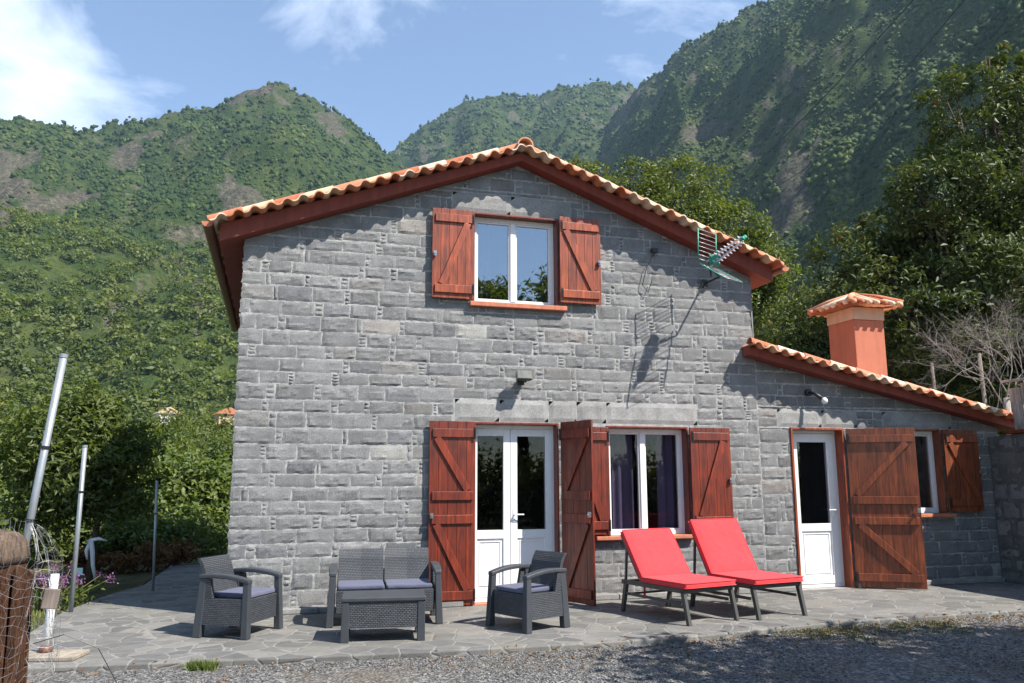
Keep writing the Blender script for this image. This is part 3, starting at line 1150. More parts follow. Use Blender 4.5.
for sx, x0 in ((-1, XL_ - .055), (1, XR_ + .055)):
    gm = MB()
    zc = zt_(x0) - .005
    r_ = .062
    P = [[(x0 + sx * (.075 + rr * math.cos(a)), yy, zc + rr * math.sin(a)) for a in [PI + PI * i / 10 for i in range(11)]] for yy in (OV - .10, 6.45) for rr in (r_,)]
    Q = [[(x0 + sx * (.075 + rr * math.cos(a)), yy, zc + rr * math.sin(a)) for a in [PI + PI * i / 10 for i in range(11)]] for yy in (OV - .10, 6.45) for rr in (r_ - .006,)]
    gm.grid(P); gm.grid(Q)
    gm.grid([[p, q_] for p, q_ in zip([P[0][0], P[1][0]], [Q[0][0], Q[1][0]])])
    gm.grid([[p, q_] for p, q_ in zip([P[0][-1], P[1][-1]], [Q[0][-1], Q[1][-1]])])
    go = gm.build('gutter', M['gutter'], roof_o, smooth=False)
    ec = MB()
    n = 11
    ec.add(P[0] + [(p[0], OV - .11, p[2]) for p in P[0]], [tuple(range(n)), tuple(range(2 * n - 1, n - 1, -1))] + [(i, i + 1, n + i + 1, n + i) for i in range(n - 1)] + [(n - 1, 0, n, 2 * n - 1)])
    ec.build('end_cap', M['sill'], roof_o)

# annex roof
AX0, AX1, AOV = 6.43, 10.85, -.20


def za(x): return 3.07 - .212 * (x - 6.4)


ar = MB()
ar.prism([(AX0, za(AX0)), (AX1, za(AX1)), (AX1, za(AX1) + TH), (AX0, za(AX0) + TH)], AOV, -.03)
ar.prism([(HOUSE_W + .03, za(HOUSE_W + .03)), (AX1, za(AX1)), (AX1, za(AX1) + TH), (HOUSE_W + .03, za(HOUSE_W + .03) + TH)], -.03, 5.1)
ar_o = ar.build('roof', M['red_paint'], house)
tag(ar_o, 'lean-to roof of the annex with red painted edge')
cs2, sn2 = 1 / math.hypot(1, .212), .212 / math.hypot(1, .212)
LA = (AX1 - AX0) / cs2
at_ = MB()
wave_strip(at_, lambda s, h: (AX0 + s * cs2 + h * sn2, za(AX0) + TH - s * sn2 + h * cs2), LA, AOV - .14, .1, .19, .046, rnd)
caps(at_, lambda s: (AX0 + (LA - s) * cs2 + .03 * sn2, za(AX0) + TH + .048 - (LA - s) * sn2, sn2, cs2), LA, .40, .054, .066, AOV - .02, rnd)
y = AOV + .2
while y < 5.0:
    for k in range(11):
        col = tcol(rnd, .3)
        xs0 = .3 if y > -.1 else 0
        s0, s1 = xs0 + k * (LA - xs0) / 11, xs0 + (k + 1) * (LA - xs0) / 11 + .03
        P = []
        for s, lf in ((s0, .012), (s1, .034)):
            P.append([(AX0 + s * cs2 + (h + lf) * sn2, y + t * .2, za(AX0) + TH - s * sn2 + (h + lf) * cs2)
                      for t in [i / 8 for i in range(9)] for h in [(.055 * math.sin(PI * min(1, t / .6)) if t < .6 else -.012)]])
        at_.grid(P, col)
    y += .2
at_.build('tiles', M['tile'], ar_o, smooth=True, fix=False)

# chimney
CX0, CX1, CY0, CY1 = 9.08, 9.64, 1.0, 1.62
ch = MB()
ch.box(CX0, CX1, CY0, CY1, 2.3, 3.91)
ch_o = ch.build('chimney', M['chimney'], house, bevel=.01)
cb = MB()
cb.box(CX0 - .012, CX1 + .012, CY0 - .012, CY1 + .012, 3.912, 4.11)
cb.build('chimney_band', M['cream'], ch_o, bevel=.008)
cc = MB()
ox0, ox1, oy0, oy1 = CX0 - .22, CX1 + .22, CY0 - .20, CY1 + .20
mx, my, zt, z0_ = (ox0 + ox1) / 2, (oy0 + oy1) / 2, 4.36, 4.125
cc.add([(ox0, oy0, z0_), (ox1, oy0, z0_), (ox1, oy1, z0_), (ox0, oy1, z0_), (mx - .03, my, zt - .05), (mx + .03, my, zt - .05)],
       [(0, 1, 5, 4), (1, 2, 5), (2, 3, 4, 5), (3, 0, 4), (3, 2, 1, 0)], TERRA[0])
corners = [Vector((ox0, oy0, z0_)), Vector((ox1, oy0, z0_)), Vector((ox1, oy1, z0_)), Vector((ox0, oy1, z0_))]
apex = Vector((mx, my, zt))
for i in range(4):
    a, b = corners[i], corners[(i + 1) % 4]
    ln = (b - a).length
    n = int(ln / .15)
    out = Vector(((b - a).y, -(b - a).x, 0)).normalized()
    for k in range(n + 1):
        t = (k + .5) / (n + 1)
        e = a.lerp(b, t) + out * .04
        # rise towards the ridge only as far as this side's triangle reaches
        ft = 1 - abs(2 * t - 1)
        inn = Vector((mx, my, zt)) - (a + b) / 2
        tp = a.lerp(b, t) + inn * max(.12, ft * .96)
        cc.tube([e + Vector((0, 0, .015)), tp + Vector((0, 0, .02))], [.040, .036], 8, tcol(rnd, .3))
    cc.tube([a + Vector((0, 0, .05)) - Vector((0, 0, 0)), a.lerp(apex, .5) + Vector((0, 0, .06)), apex + Vector((0, 0, .02))], [.046, .044, .042], 8, tcol(rnd, .1))
cc.lathe([(.0, -.06), (.10, -.05), (.08, .03), (.03, .06), (.0, .07)], 10, (mx, my, zt), TERRA[1])
cc.build('chimney_cap', M['tile'], ch_o, smooth=True)

# --- windows and doors
YF = .10


def frame_rect(mb, x0, x1, z0, z1, w, y0, y1):
    mb.box(x0, x1, y0, y1, z0, z0 + w)
    mb.box(x0, x1, y0, y1, z1 - w, z1)
    mb.box(x0, x0 + w, y0 + .001, y1 - .001, z0 + w, z1 - w)
    mb.box(x1 - w, x1, y0 + .001, y1 - .001, z0 + w, z1 - w)


def timber_lining(rect, sides='LRT', mat='wood_red', parent=None, w=.025):
    x0, x1, z0, z1 = rect
    mb = MB()
    if 'L' in sides: mb.box(x0, x0 + w, -.022, .24, z0, z1 - w)
    if 'R' in sides: mb.box(x1 - w, x1, -.022, .24, z0, z1 - w)
    if 'T' in sides: mb.box(x0, x1, -.022, .24, z1 - w, z1)
    return mb.build('lining', M[mat], parent, bevel=.003)


def sash_window(rect, mull, glass, sill, lab=None, y=YF, w=.05, lining='wood_red'):
    x0, x1, z0, z1 = rect
    mb = MB()
    frame_rect(mb, x0 + .026, x1 - .026, z0 + .003, z1 - .026, w, y, y + .07)
    a, b = x0 + .026 + w, x1 - .026 - w
    if mull:
        mb.box(mull - .034, mull + .034, y - .006, y + .066, z0 + w, z1 - .026 - w)
        halves = [(a, mull - .034), (mull + .034, b)]
    else:
        halves = [(a, b)]
    for (p, q_) in halves:
        frame_rect(mb, p, q_, z0 + .003 + w, z1 - .026 - w, .022, y + .012, y + .058)
    o = mb.build('window', M['white'], house, bevel=.003)
    if lab: tag(o, lab)
    for (p, q_) in halves:
        g_ = MB()
        g_.box(p + .012, q_ - .012, y + .03, y + .036, z0 + w + .015, z1 - .026 - w - .01)
        g_.build('pane', M[glass], o)
    timber_lining(rect, 'LRT', lining, o)
    s = MB()
    s.box(sill[0], sill[1], -.075, .1, sill[2], sill[3])
    s.build('sill', M['sill'], o, bevel=.008)
    return o, halves


wu, hv = sash_window(UPW, 3.255, 'pane_up', (2.66, 3.92, 3.54, 3.60), 'upper gable window')
wl_, hv1 = sash_window(WN1, 4.975, 'pane_low', (4.26, 5.60, .70, .748))
wa, hv2 = sash_window(WN3, None, 'pane_low', (8.60, 9.68, .905, .955), 'small annex window', lining='wood_brown')


def curtain(x0, x1, z0, z1, y, parent, mat='curtain'):
    mb = MB()
    P = []
    n = int((x1 - x0) / .012)
    for i in range(n + 1):
        x = x0 + (x1 - x0) * i / n
        P.append([(x, y + .022 * math.sin(i * .62) + .008 * math.sin(i * .23), z) for z in (z0, (z0 + z1) / 2, z1)])
    mb.grid(P)
    return mb.build('curtain', M[mat], parent, smooth=True, fix=False)


curtain(4.62, 4.92, .80, 2.05, .27, wl_)
curtain(5.25, 5.53, .80, 2.05, .27, wl_)
curtain(9.05, 9.30, 1.0, 2.1, .27, wa, 'petal_white')
curtain(2.75, 2.98, 3.62, 4.7, .27, wu, 'petal_white')
curtain(3.55, 3.78, 3.62, 4.7, .27, wu, 'petal_white')


def handle(x, z, y, parent, sgn=1):
    mb = MB()
    mb.box(x - .014, x + .014, y - .008, y, z - .09, z + .07)
    mb.tube([(x, y - .005, z), (x, y - .05, z)], .009, 8)
    mb.tube([(x, y - .045, z), (x + sgn * .11, y - .05, z)], .009, 8)
    return mb.build('handle', M['white'], parent, bevel=.002)


def door_leaf(mb, x0, x1, z0, z1, y, zmid=(.74, .84), st=.085):
    mb.box(x0, x0 + st, y, y + .06, z0, z1)
    mb.box(x1 - st, x1, y, y + .06, z0, z1)
    mb.box(x0 + st, x1 - st, y + .001, y + .059, z0, z0 + .10)
    mb.box(x0 + st, x1 - st, y + .001, y + .059, z1 - st, z1)
    mb.box(x0 + st, x1 - st, y + .001, y + .059, *zmid)
    mb.box(x0 + st, x1 - st, y + .018, y + .05, z0 + .10, zmid[0])            # lower panel
    frame_rect(mb, x0 + st + .03, x1 - st - .03, z0 + .13, zmid[0] - .03, .012, y + .010, y + .017)
    return (x0 + st, x1 - st, zmid[1], z1 - st)


dm = MB()
YD = .11
frame_rect(dm, 2.665, 3.80 - .0, .012, 2.10, .05, YD, YD + .08)
gl = [door_leaf(dm, 2.715, 3.212, .064, 2.048, YD - .004), door_leaf(dm, 3.218, 3.75, .064, 2.048, YD - .004)]
d1 = dm.build('door', M['white'], house, bevel=.004)
tag(d1, 'white glazed double doors')
for (a, b, c, d) in gl:
    g_ = MB(); g_.box(a, b, YD + .02, YD + .026, c, d); g_.build('pane', M['pane_low'], d1)
handle(3.262, 1.02, YD - .004, d1)
timber_lining(DR1, 'LRT', 'wood_red', d1)
th = MB(); th.box(2.64, 3.80, -.03, .28, -.05, .010); th.build('threshold', M['sill'], d1)

dm = MB()
frame_rect(dm, 7.135, 7.925, .006, 2.10, .045, YD + .03, YD + .11)
gl = door_leaf(dm, 7.182, 7.88, .054, 2.05, YD + .022, st=.115)
d2 = dm.build('door', M['white'], house, bevel=.004)
tag(d2, 'white half-glazed single door of the annex')
g_ = MB(); g_.box(gl[0], gl[1], YD + .045, YD + .051, gl[2], gl[3]); g_.build('pane', M['pane_low'], d2)
handle(7.82, 1.02, YD + .022, d2, -1)
timber_lining(DR2, 'LRT', 'wood_orange', d2, .03)
th = MB(); th.box(7.11, 7.95, -.03, .28, -.05, .004); th.build('threshold', M['concrete'], d2)


def shutter(x, y, z, ang, w, h, mat, ledges, braces, planks, seed, flip=1, hinge_side=0, lab=None):
    """panel starts at hinge (x,y,z), extends w along direction ang in plan; ledges and braces on the side facing -normal"""
    rnd = random.Random(seed)
    th = .028
    mb = MB()
    pw = w / planks
    for k in range(planks):
        c = rnd.uniform(.82, 1.12)
        mb.box(k * pw + .0012, (k + 1) * pw - .0012, 0, th, rnd.uniform(0, .004), h - rnd.uniform(0, .006), (c, c, c))
    o = mb.build('shutter', M[mat], house, bevel=.0025)
    o.location = (x, y, z)
    o.rotation_euler = (0, 0, ang)
    if lab: tag(o, lab)
    s0, s1 = (-.024, -.001) if flip > 0 else (th + .001, th + .024)
    for zz in ledges:
        c = rnd.uniform(.95, 1.15)
        lb = MB()
        lb.box(.035, w - .03, s0, s1, zz - .05, zz + .05, (c, c, c))
        lb.build('ledge', M[mat], o, bevel=.004)
    for (a, b) in braces:
        bb = MB()
        A, B = Vector((a[0], (s0 + s1) / 2, a[1])), Vector((b[0], (s0 + s1) / 2, b[1]))
        c = rnd.uniform(1.0, 1.25)
        d = (B - A).normalized()
        nrm = Vector((-d.z, 0, d.x)) * .042
        bb.hexa([A - nrm + Vector((0, -.011, 0)), B - nrm + Vector((0, -.011, 0)), B - nrm + Vector((0, .0105, 0)), A - nrm + Vector((0, .0105, 0)),
                 A + nrm + Vector((0, -.011, 0)), B + nrm + Vector((0, -.011, 0)), B + nrm + Vector((0, .0105, 0)), A + nrm + Vector((0, .0105, 0))], (c, c, c))
        bb.build('brace', M[mat], o, bevel=.003)
    for zz in (ledges[0], ledges[-1]):
        hb = MB()
        xx = .016 if hinge_side == 0 else w - .016
        hb.box(xx - .014, xx + .014, s0 - .004 if flip > 0 else s1, s0 if flip > 0 else s1 + .004, zz - .07, zz + .07)
        hb.tube([(xx, s0 - .006 if flip > 0 else s1 + .006, zz - .05), (xx, s0 - .006 if flip > 0 else s1 + .006, zz + .05)], .007, 6)
        hb.build('hinge', M['iron'], o)
    lb = MB()
    xx = w - .03 if hinge_side == 0 else .03
    zz = h * .48
    yy = s0 if flip > 0 else s1
    lb.box(xx - .018, xx + .018, yy - .012, yy + .012, zz - .03, zz + .03)
    lb.tube([(xx, yy, zz), (xx, yy - .03 if flip > 0 else yy + .03, zz)], .012, 8)
    lb.build('latch', M['steel'], o)
    return o


YS = -.072
shutter(2.18, YS, 3.615, 0, .525, 1.135, 'wood_orange', (.115, 1.01), [((.12, .17), (.44, .955))], 5, 1, hinge_side=1)
shutter(3.83, YS, 3.645, 0, .56, 1.135, 'wood_orange', (.115, 1.01), [((.46, .17), (.08, .955))], 5, 2)
shutter(2.18, YS, .012, 0, .555, 2.115, 'wood_red', (.115, .97, 1.24, 1.97), [((.46, .17), (.085, .915)), ((.46, 1.30), (.085, 1.915))], 5, 3, hinge_side=1)
shutter(3.815, -.045, .012, R(-68), .55, 2.125, 'wood_red', (.115, .97, 1.24, 1.97), [((.09, .17), (.46, .915)), ((.09, 1.30), (.46, 1.915))], 5, 4)
shutter(3.92, YS + .01, .765, 0, .525, 1.32, 'wood_red', (.115, 1.2), [((.43, .17), (.09, 1.14))], 5, 5, hinge_side=1)
shutter(5.575, YS, .80, 0, .575, 1.30, 'wood_red', (.115, 1.18), [((.12, .17), (.46, 1.12))], 5, 6)
shutter(7.96, -.045, .012, R(-33), .86, 2.105, 'wood_brown', (.135, .87, 1.14, 1.96), [((.75, .19), (.10, .815)), ((.09, 1.20), (.74, 1.90))], 7, 7)
shutter(9.575, YS, .975, 0, .60, 1.15, 'wood_brown', (.13, 1.02), [((.50, .19), (.09, .96))], 5, 8)

# small fixings on the gable: cable clip and loops
cbx = MB()
cbx.box(5.13, 5.21, -.07, -.02, 4.40, 4.46)
cbx.tube([(5.17, -.05, 4.40), (5.05, -.05, 4.2), (4.98, -.045, 3.95), (5.06, -.045, 3.86), (5.12, -.045, 4.02)], .006, 6)
cbx.build('cable_clip', M['black'], house)

# ------------------------------------------------------------------ wall lamps, antenna
fl = thing('flood_lamp', 'small black square floodlight on the stone wall above the double doors', 'lamp', (3.31, -.03, 2.60))
f = MB()
f.hexa([(-.105, -.19, .03), (.105, -.19, .03), (.085, -.10, .02), (-.085, -.10, .02), (-.105, -.15, .155), (.105, -.15, .155), (.085, -.07, .12), (-.085, -.07, .12)])
f.build('housing', M['black'], fl, bevel=.006)
f = MB()
f.hexa([(-.088, -.194, .045), (.088, -.194, .045), (.088, -.19, .045), (-.088, -.19, .045), (-.088, -.160, .142), (.088, -.160, .142), (.088, -.156, .142), (-.088, -.156, .142)])
f.build('lamp_glass', M['lens'], fl)
f = MB()
f.box(-.04, .04, -.03, .0, -.02, .06)
f.bar((-.09, -.12, .075), (-.05, -.015, .02), .012, .025); f.bar((.09, -.12, .075), (.05, -.015, .02), .012, .025)
f.build('bracket', M['black'], fl, bevel=.002)

sp = thing('spot_lamp', 'dark wall spotlight with a round white bulb above the annex door', 'lamp', (7.42, -.03, 2.60))
f = MB(); f.lathe([(.05, -.02), (.05, .02)], 14); o = f.build('base', M['black'], sp, bevel=.003); o.rotation_euler = (R(90), 0, 0)
f = MB(); f.tube([(0, -.02, 0), (.02, -.10, -.02), (.07, -.19, -.10)], [.016, .022, .03], 10); f.build('arm', M['black'], sp, smooth=True)
f = MB(); f.lathe([(.004, -.045), (.028, -.036), (.042, -.012), (.042, .010), (.030, .032), (.02, .042), (.0, .044)], 14, (.085, -.215, -.13)); f.build('bulb', M['bulb'], sp, smooth=True)

an = thing('antenna', 'green and silver television antenna with a mesh reflector on an arm beside the roof edge', 'antenna', (5.90, -.03, 4.03))
f = MB()
f.box(-.04, .04, -.012, 0, -.06, .06)
f.tube([(0, -.0, 0), (0, -.40, .0), (-.16, -.50, .06)], .014, 8)
f.tube([(-.18, -.50, -.04), (-.20, -.50, .16)], .014, 8)
f.build('mast', M['iron'], an, smooth=False)
AX = Vector((.20, -.40, .20)).normalized()
SD = Vector((0, 0, 1)).cross(AX).normalized()
UP = AX.cross(SD)
O = Vector((-.22, -.50, .12))
f = MB()
for uo in (-.045, .045):
    f.bar(O + UP * uo, O + AX * .56 + UP * uo * .6, .018, .018, tuple(UP))
for k in range(9):
    c = O + AX * (.12 + .052 * k)
    hl = .075 - .003 * k
    for uo in (-.04, .04):
        f.bar(c - SD * hl + UP * uo, c + SD * hl + UP * uo, .006, .02, tuple(UP))
        f.bar(c - SD * hl * .9 + UP * (uo - .022), c + SD * hl * .9 + UP * (uo + .022), .006, .006, tuple(UP))
f.build('boom', M['alu'], an)
for sgn in (1, -1):
    e0 = O + UP * .03 * sgn
    dirv = (UP * .8 + AX * .40).normalized() if sgn > 0 else (-UP * .75 + AX * .45).normalized()
    for s in (-.20, .20):
        f = MB()
        f.tube([e0 + SD * s, e0 + SD * s + dirv * .42], .009, 6)
        f.build('reflector_edge', M['green'], an, smooth=True)
    f = MB()
    for k in range(8):
        c = e0 + dirv * (.02 + .056 * k)
        f.tube([c - SD * .20, c + SD * .20], .0035, 5)
    f.build('reflector_rods', M['alu'], an, smooth=True)
f = MB()
f.box(-.05, .05, -.04, .04, -.06, .06)
for k in range(4):
    a = k * PI / 2 + .5
    f.tube([(0, 0, 0), (.09 * math.cos(a), .05 * math.sin(a), .10 * math.sin(a))], .012, 6)
o = f.build('dipole', M['green'], an, bevel=.004); o.location = O + AX * .10
f = MB()
for s in (-1, 1):
    f.tube([O + AX * .54 + SD * .03 * s, O + AX * .60 + SD * .05 * s + UP * .03 * s], [.018, .026], 8)
f.build('end_plug', M['green'], an, smooth=True)


# ------------------------------------------------------------------ garden furniture (front faces -Y)
def arm_mb(x, w, d):
    mb = MB()
    P = []
    n = 10
    for i in range(n + 1):
        t = i / n
        y = d / 2 - .03 - (d - .05) * t
        z = .545 + .018 * math.sin(PI * t * .9) - .045 * t ** 2.2
        hw = w / 2 * (.8 + .25 * math.sin(PI * t))
        P.append([(x - hw, y, z - .022), (x + hw, y, z - .022), (x + hw, y, z + .018), (x - hw, y, z + .018)])
    vs = [p for r_ in P for p in r_]
    fs = []
    for i in range(n):
        for k in range(4):
            k2 = (k + 1) % 4
            fs.append((i * 4 + k, i * 4 + k2, (i + 1) * 4 + k2, (i + 1) * 4 + k))
    fs += [(3, 2, 1, 0), (n * 4, n * 4 + 1, n * 4 + 2, n * 4 + 3)]
    mb.add(vs, fs)
    return mb


def seat_unit(name, label, cat, loc, rz, w, d, seats, group):
    r_ = thing(name, label, cat, loc, rz, group)
    for sx in (-1, 1):
        x = sx * (w / 2 - .035)
        for (yf, yt, dy) in ((-d / 2 + .035, -d / 2 + .055, .07), (d / 2 - .05, d / 2 - .075, .085)):
            mb = MB()
            h = .53
            xo = x + sx * .018
            mb.hexa([(xo - .036, yf - dy / 2, 0), (xo + .036, yf - dy / 2, 0), (xo + .036, yf + dy / 2, 0), (xo - .036, yf + dy / 2, 0),
                     (x - .028, yt - dy * .42, h), (x + .028, yt - dy * .42, h), (x + .028, yt + dy * .42, h), (x - .028, yt + dy * .42, h)])
            mb.build('leg', M['resin'], r_, bevel=.008)
        arm_mb(x, .086, d).build('armrest', M['resin'], r_, bevel=.010)
        mb = MB()
        xo_, xi_ = sx * (w / 2 - .006), sx * (w / 2 - .045)
        for (ya, yb, yc, yd, za_, zb_) in ((-d / 2 + .05, d / 2 - .03, -d / 2 + .07, d / 2 - .06, .115, .352), (d / 2 - .19, d / 2 - .045, d / 2 - .155, d / 2 - .06, .353, .525)):
            mb.hexa([(xi_, ya, za_), (xo_ + sx * .012 * (za_ < .2), ya, za_), (xo_ + sx * .012 * (za_ < .2), yb, za_), (xi_, yb, za_), (xi_, yc, zb_), (xo_, yc, zb_), (xo_, yd, zb_), (xi_, yd, zb_)])
        mb.build('side_panel', M['weave'], r_, bevel=.004)
    mb = MB()
    x0, x1 = -w / 2 + .075, w / 2 - .075
    mb.box(x0, x1, -d / 2 + .035, -d / 2 + .065, .125, .345)
    mb.box(x0, x1, -d / 2 + .066, d / 2 - .04, .30, .346)
    mb.box(x0, x1, d / 2 - .05, d / 2 - .03, .13, .50)
    mb.build('seat_base', M['weave'], r_, bevel=.006)
    sw = (x1 - x0) / seats
    for k in range(seats):
        a, b = x0 + k * sw + .006, x0 + (k + 1) * sw - .006
        P, Q = [], []
        for i in range(9):
            t = i / 8
            z = .34 + .365 * t
            y = d / 2 - .135 + .115 * t ** 1.1 + (.018 * math.sin(PI * t)) + (.035 * max(0, t - .8) / .2)
            P.append([(a, y, z), ((a + b) / 2, y + .012, z), (b, y, z)])
            Q.append([(a, y + .035, z - .004), ((a + b) / 2, y + .047, z - .004), (b, y + .035, z - .004)])
        mb = MB()
        mb.grid(P, flip=True)
        mb.grid(Q)
        mb.grid([P[-1], Q[-1]])
        mb.grid([P[0], Q[0]], flip=True)
        for e in (0, 2):
            mb.grid([[P[i][e] for i in range(9)], [Q[i][e] for i in range(9)]])
        bo = mb.build('backrest', M['weave'], r_)
        cu = MB()
        cu.box(a + .004, b - .004, -d / 2 + .045, d / 2 - .13, .348, .395)
        cu.build('seat_cushion', M['lilac'], r_, bevel=.018, seg=3)
    return r_


FG = 'charcoal rattan lounge set on the patio'
seat_unit('sofa', 'charcoal rattan two-seat sofa with lilac cushions against the stone wall', 'sofa', (1.60, -.78, 0), R(-5), 1.12, .64, 2, FG)
seat_unit('armchair', 'charcoal rattan armchair with lilac cushion, leftmost seat near the house corner', 'armchair', (.186, -1.04, 0), R(60), .62, .58, 1, FG)
seat_unit('armchair', 'charcoal rattan armchair with lilac cushion in front of the white double doors', 'armchair', (2.93, -1.515, 0), R(-66), .60, .58, 1, FG)

tb = thing('coffee_table', 'low charcoal rattan coffee table in front of the sofa', 'table', (1.48, -1.66, 0), R(-7), FG)
TW, TD = .76, .50
f = MB(); f.box(-TW / 2, TW / 2, -TD / 2, TD / 2, .35, .388); f.build('tabletop', M['resin'], tb, bevel=.008)
for sx in (-1, 1):
    for sy in (-1, 1):
        f = MB()
        x, y = sx * (TW / 2 - .04), sy * (TD / 2 - .04)
        f.hexa([(x - .036, y - .036, 0), (x + .036, y - .036, 0), (x + .036, y + .036, 0), (x - .036, y + .036, 0),
                (x - .032, y - .032, .349), (x + .032, y - .032, .349), (x + .032, y + .032, .349), (x - .032, y + .032, .349)])
        f.build('leg', M['resin'], tb, bevel=.006)
f = MB()
f.box(-TW / 2 + .075, TW / 2 - .075, -TD / 2 + .015, -TD / 2 + .035, .12, .349)
f.box(-TW / 2 + .075, TW / 2 - .075, TD / 2 - .035, TD / 2 - .015, .12, .349)
f.box(-TW / 2 + .015, -TW / 2 + .035, -TD / 2 + .075, TD / 2 - .075, .12, .349)
f.box(TW / 2 - .035, TW / 2 - .015, -TD / 2 + .075, TD / 2 - .075, .12, .349)
f.build('apron', M['weave'], tb)


def sun_lounger(label, loc, rz, bz):
    r_ = thing('sun_lounger', label, 'sun lounger', loc, rz, 'red cushioned sun loungers')
    w = .68
    # local: front edge at y=0, length towards +y ; seat .62 long, back rising behind
    hy, by = .69, 1.03
    f = MB()
    for x in (-w / 2 + .02, w / 2 - .02):
        f.box(x - .02, x + .02, .02, hy + .35, .30, .345)
        f.bar((x, hy, .335), (x, by, bz - .04), .04, .035)
        f.bar((x, .08, .20), (x, hy + .28, .20), .022, .03)
    for y in (.04, hy + .30):
        f.box(-w / 2 + .04, w / 2 - .04, y - .018, y + .018, .302, .340)
    f.bar((-w / 2, hy + .24, .20), (w / 2, hy + .24, .20), .03, .022)
    f.bar((-w / 2 + .02, hy + .30, .28), (-w / 2 + .02, by - .08, bz - .16), .025, .025)
    f.bar((w / 2 - .02, hy + .30, .28), (w / 2 - .02, by - .12, bz - .16), .025, .025)
    for k in range(6):
        y = .10 + k * .09
        f.box(-w / 2 + .04, w / 2 - .04, y, y + .05, .330, .346)
    f.build('frame', M['lounger'], r_, bevel=.004)
    for x in (-w / 2 + .02, w / 2 - .02):
        for (yb, yt) in ((-.03, .05), (hy + .36, hy + .28)):
            f = MB()
            f.hexa([(x - .02, yb - .022, 0), (x + .02, yb - .022, 0), (x + .02, yb + .022, 0), (x - .02, yb + .022, 0),
                    (x - .02, yt - .026, .335), (x + .02, yt - .026, .335), (x + .02, yt + .026, .335), (x - .02, yt + .026, .335)])
            f.build('leg', M['lounger'], r_, bevel=.004)
    th = .065

    def pad(name, a, b, pr):
        d = (Vector(b) - Vector(a)).normalized()
        up = Vector((0, -d.z, d.y))
        P, n, m = [], 10, 8
        mb = MB()
        topg, botg = [], []
        for i in range(n + 1):
            t = i / n
            rt, rb = [], []
            for j in range(m + 1):
                s = j / m
                e = min(t, 1 - t, s, 1 - s)
                puff = .010 * min(1, e * 7)
                c = Vector(a).lerp(Vector(b), t) + Vector(((s - .5) * w, 0, 0))
                rt.append(c + up * (th - .010 + puff))
                rb.append(c)
            topg.append(rt)
            botg.append(rb)
        mb.grid(topg)
        mb.grid(botg, flip=True)
        mb.grid([topg[0], botg[0]], flip=True)
        mb.grid([topg[-1], botg[-1]])
        mb.grid([[topg[i][0] for i in range(n + 1)], [botg[i][0] for i in range(n + 1)]])
        mb.grid([[topg[i][-1] for i in range(n + 1)], [botg[i][-1] for i in range(n + 1)]])
        me = mb.mesh(name, False)
        bm = bmesh.new(); bm.from_mesh(me)
        bmesh.ops.remove_doubles(bm, verts=bm.verts, dist=.0005)
        bmesh.ops.recalc_face_normals(bm, faces=bm.faces)
        bm.to_mesh(me); bm.free()
        o = link_mesh(name, me, M['red_fab'], pr)
        mo = o.modifiers.new('bevel', 'BEVEL'); mo.width = .016; mo.segments = 3; mo.limit_method = 'ANGLE'; mo.angle_limit = R(50)
        me.polygons.foreach_set('use_smooth', [True] * len(me.polygons))
        pb = MB()
        for gr, dz in ((topg, -.004), (botg, .006)):
            loop = [gr[i][0] for i in range(n + 1)] + [gr[n][j] for j in range(1, m + 1)] + [gr[i][m] for i in range(n - 1, -1, -1)] + [gr[0][j] for j in range(m - 1, -1, -1)]
            pb.tube([p + up * dz for p in loop], .0055, 6)
        pb.build('piping', M['red_fab'], o, smooth=True)
        return o
    pad('seat_cushion', (0, -.02, .348), (0, hy + .0, .348), r_)
    pad('back_cushion', (0, hy + .005, .352), (0, by + .01, bz - .02), r_)
    f = MB()
    f.box(-w / 2 + .05, -w / 2 + .075, hy + .02, hy + .026, .17, .35)
    f.build('cushion_tie', M['red_fab'], r_)
    return r_


sun_lounger('red cushioned sun lounger on dark frame, the left one before the lower window', (4.77, -1.86, 0), R(13.5), .87)
sun_lounger('red cushioned sun lounger on dark frame, the right one nearer the annex door', (5.625, -1.78, 0), R(10.5), .965)


# ------------------------------------------------------------------ left foreground: posts, log, wire
def pole(label, base, top, r_, bands):
    p = thing('metal_post', label, 'post', base, 0, 'leaning metal fence posts')
    d = Vector(top) - Vector(base)
    f = MB()
    f.tube([(0, 0, -.1) if base[2] < 0 else (0, 0, 0), d], r_, 12)
    f.build('shaft', M['galv'], p, smooth=True)
    f = MB()
    f.tube([d * .998, d * 1.012], r_ * 1.12, 12)
    f.build('cap', M['galv'], p)
    for b in bands:
        f = MB()
        f.tube([d * b, d * (b + .012)], r_ * 1.18, 12)
        f.build('wire_band', M['iron'], p)
    return p


pole('tall galvanised post leaning right, nearest to the log stump', (-1.94, -.485, -.05), (-1.655, -.485, 2.67), .036, (.66, .40))
pole('medium galvanised post behind the purple flowers', (-1.66, .83, LAWN_Z), (-1.656 - .0, .83, 1.819), .026, (.72,))
pole('thin dark post standing at the back edge of the patio', (-1.03, 2.47, 0), (-1.072, 2.47, 1.42), .018, (.7,))

wp = thing('pipe_stub', 'white pipe standing in a rusty collar on a pale slab by the patio edge', 'pipe', (-1.31, -1.70, 0))
f = MB(); f.box(-.16, .32, -.22, .10, .002, .035, (.95, .84, .70)); o = f.build('slab', M['concrete'], wp, bevel=.006); o.rotation_euler = (0, 0, R(-12))
f = MB(); f.tube([(0, 0, .035), (.012, 0, .40), (.02, 0, .66)], .034, 12); f.build('pipe', M['white'], wp, smooth=True)
f = MB(); f.lathe([(.055, .035), (.052, .07), (.040, .085)], 12); f.build('collar', M['gutter'], wp, smooth=True)

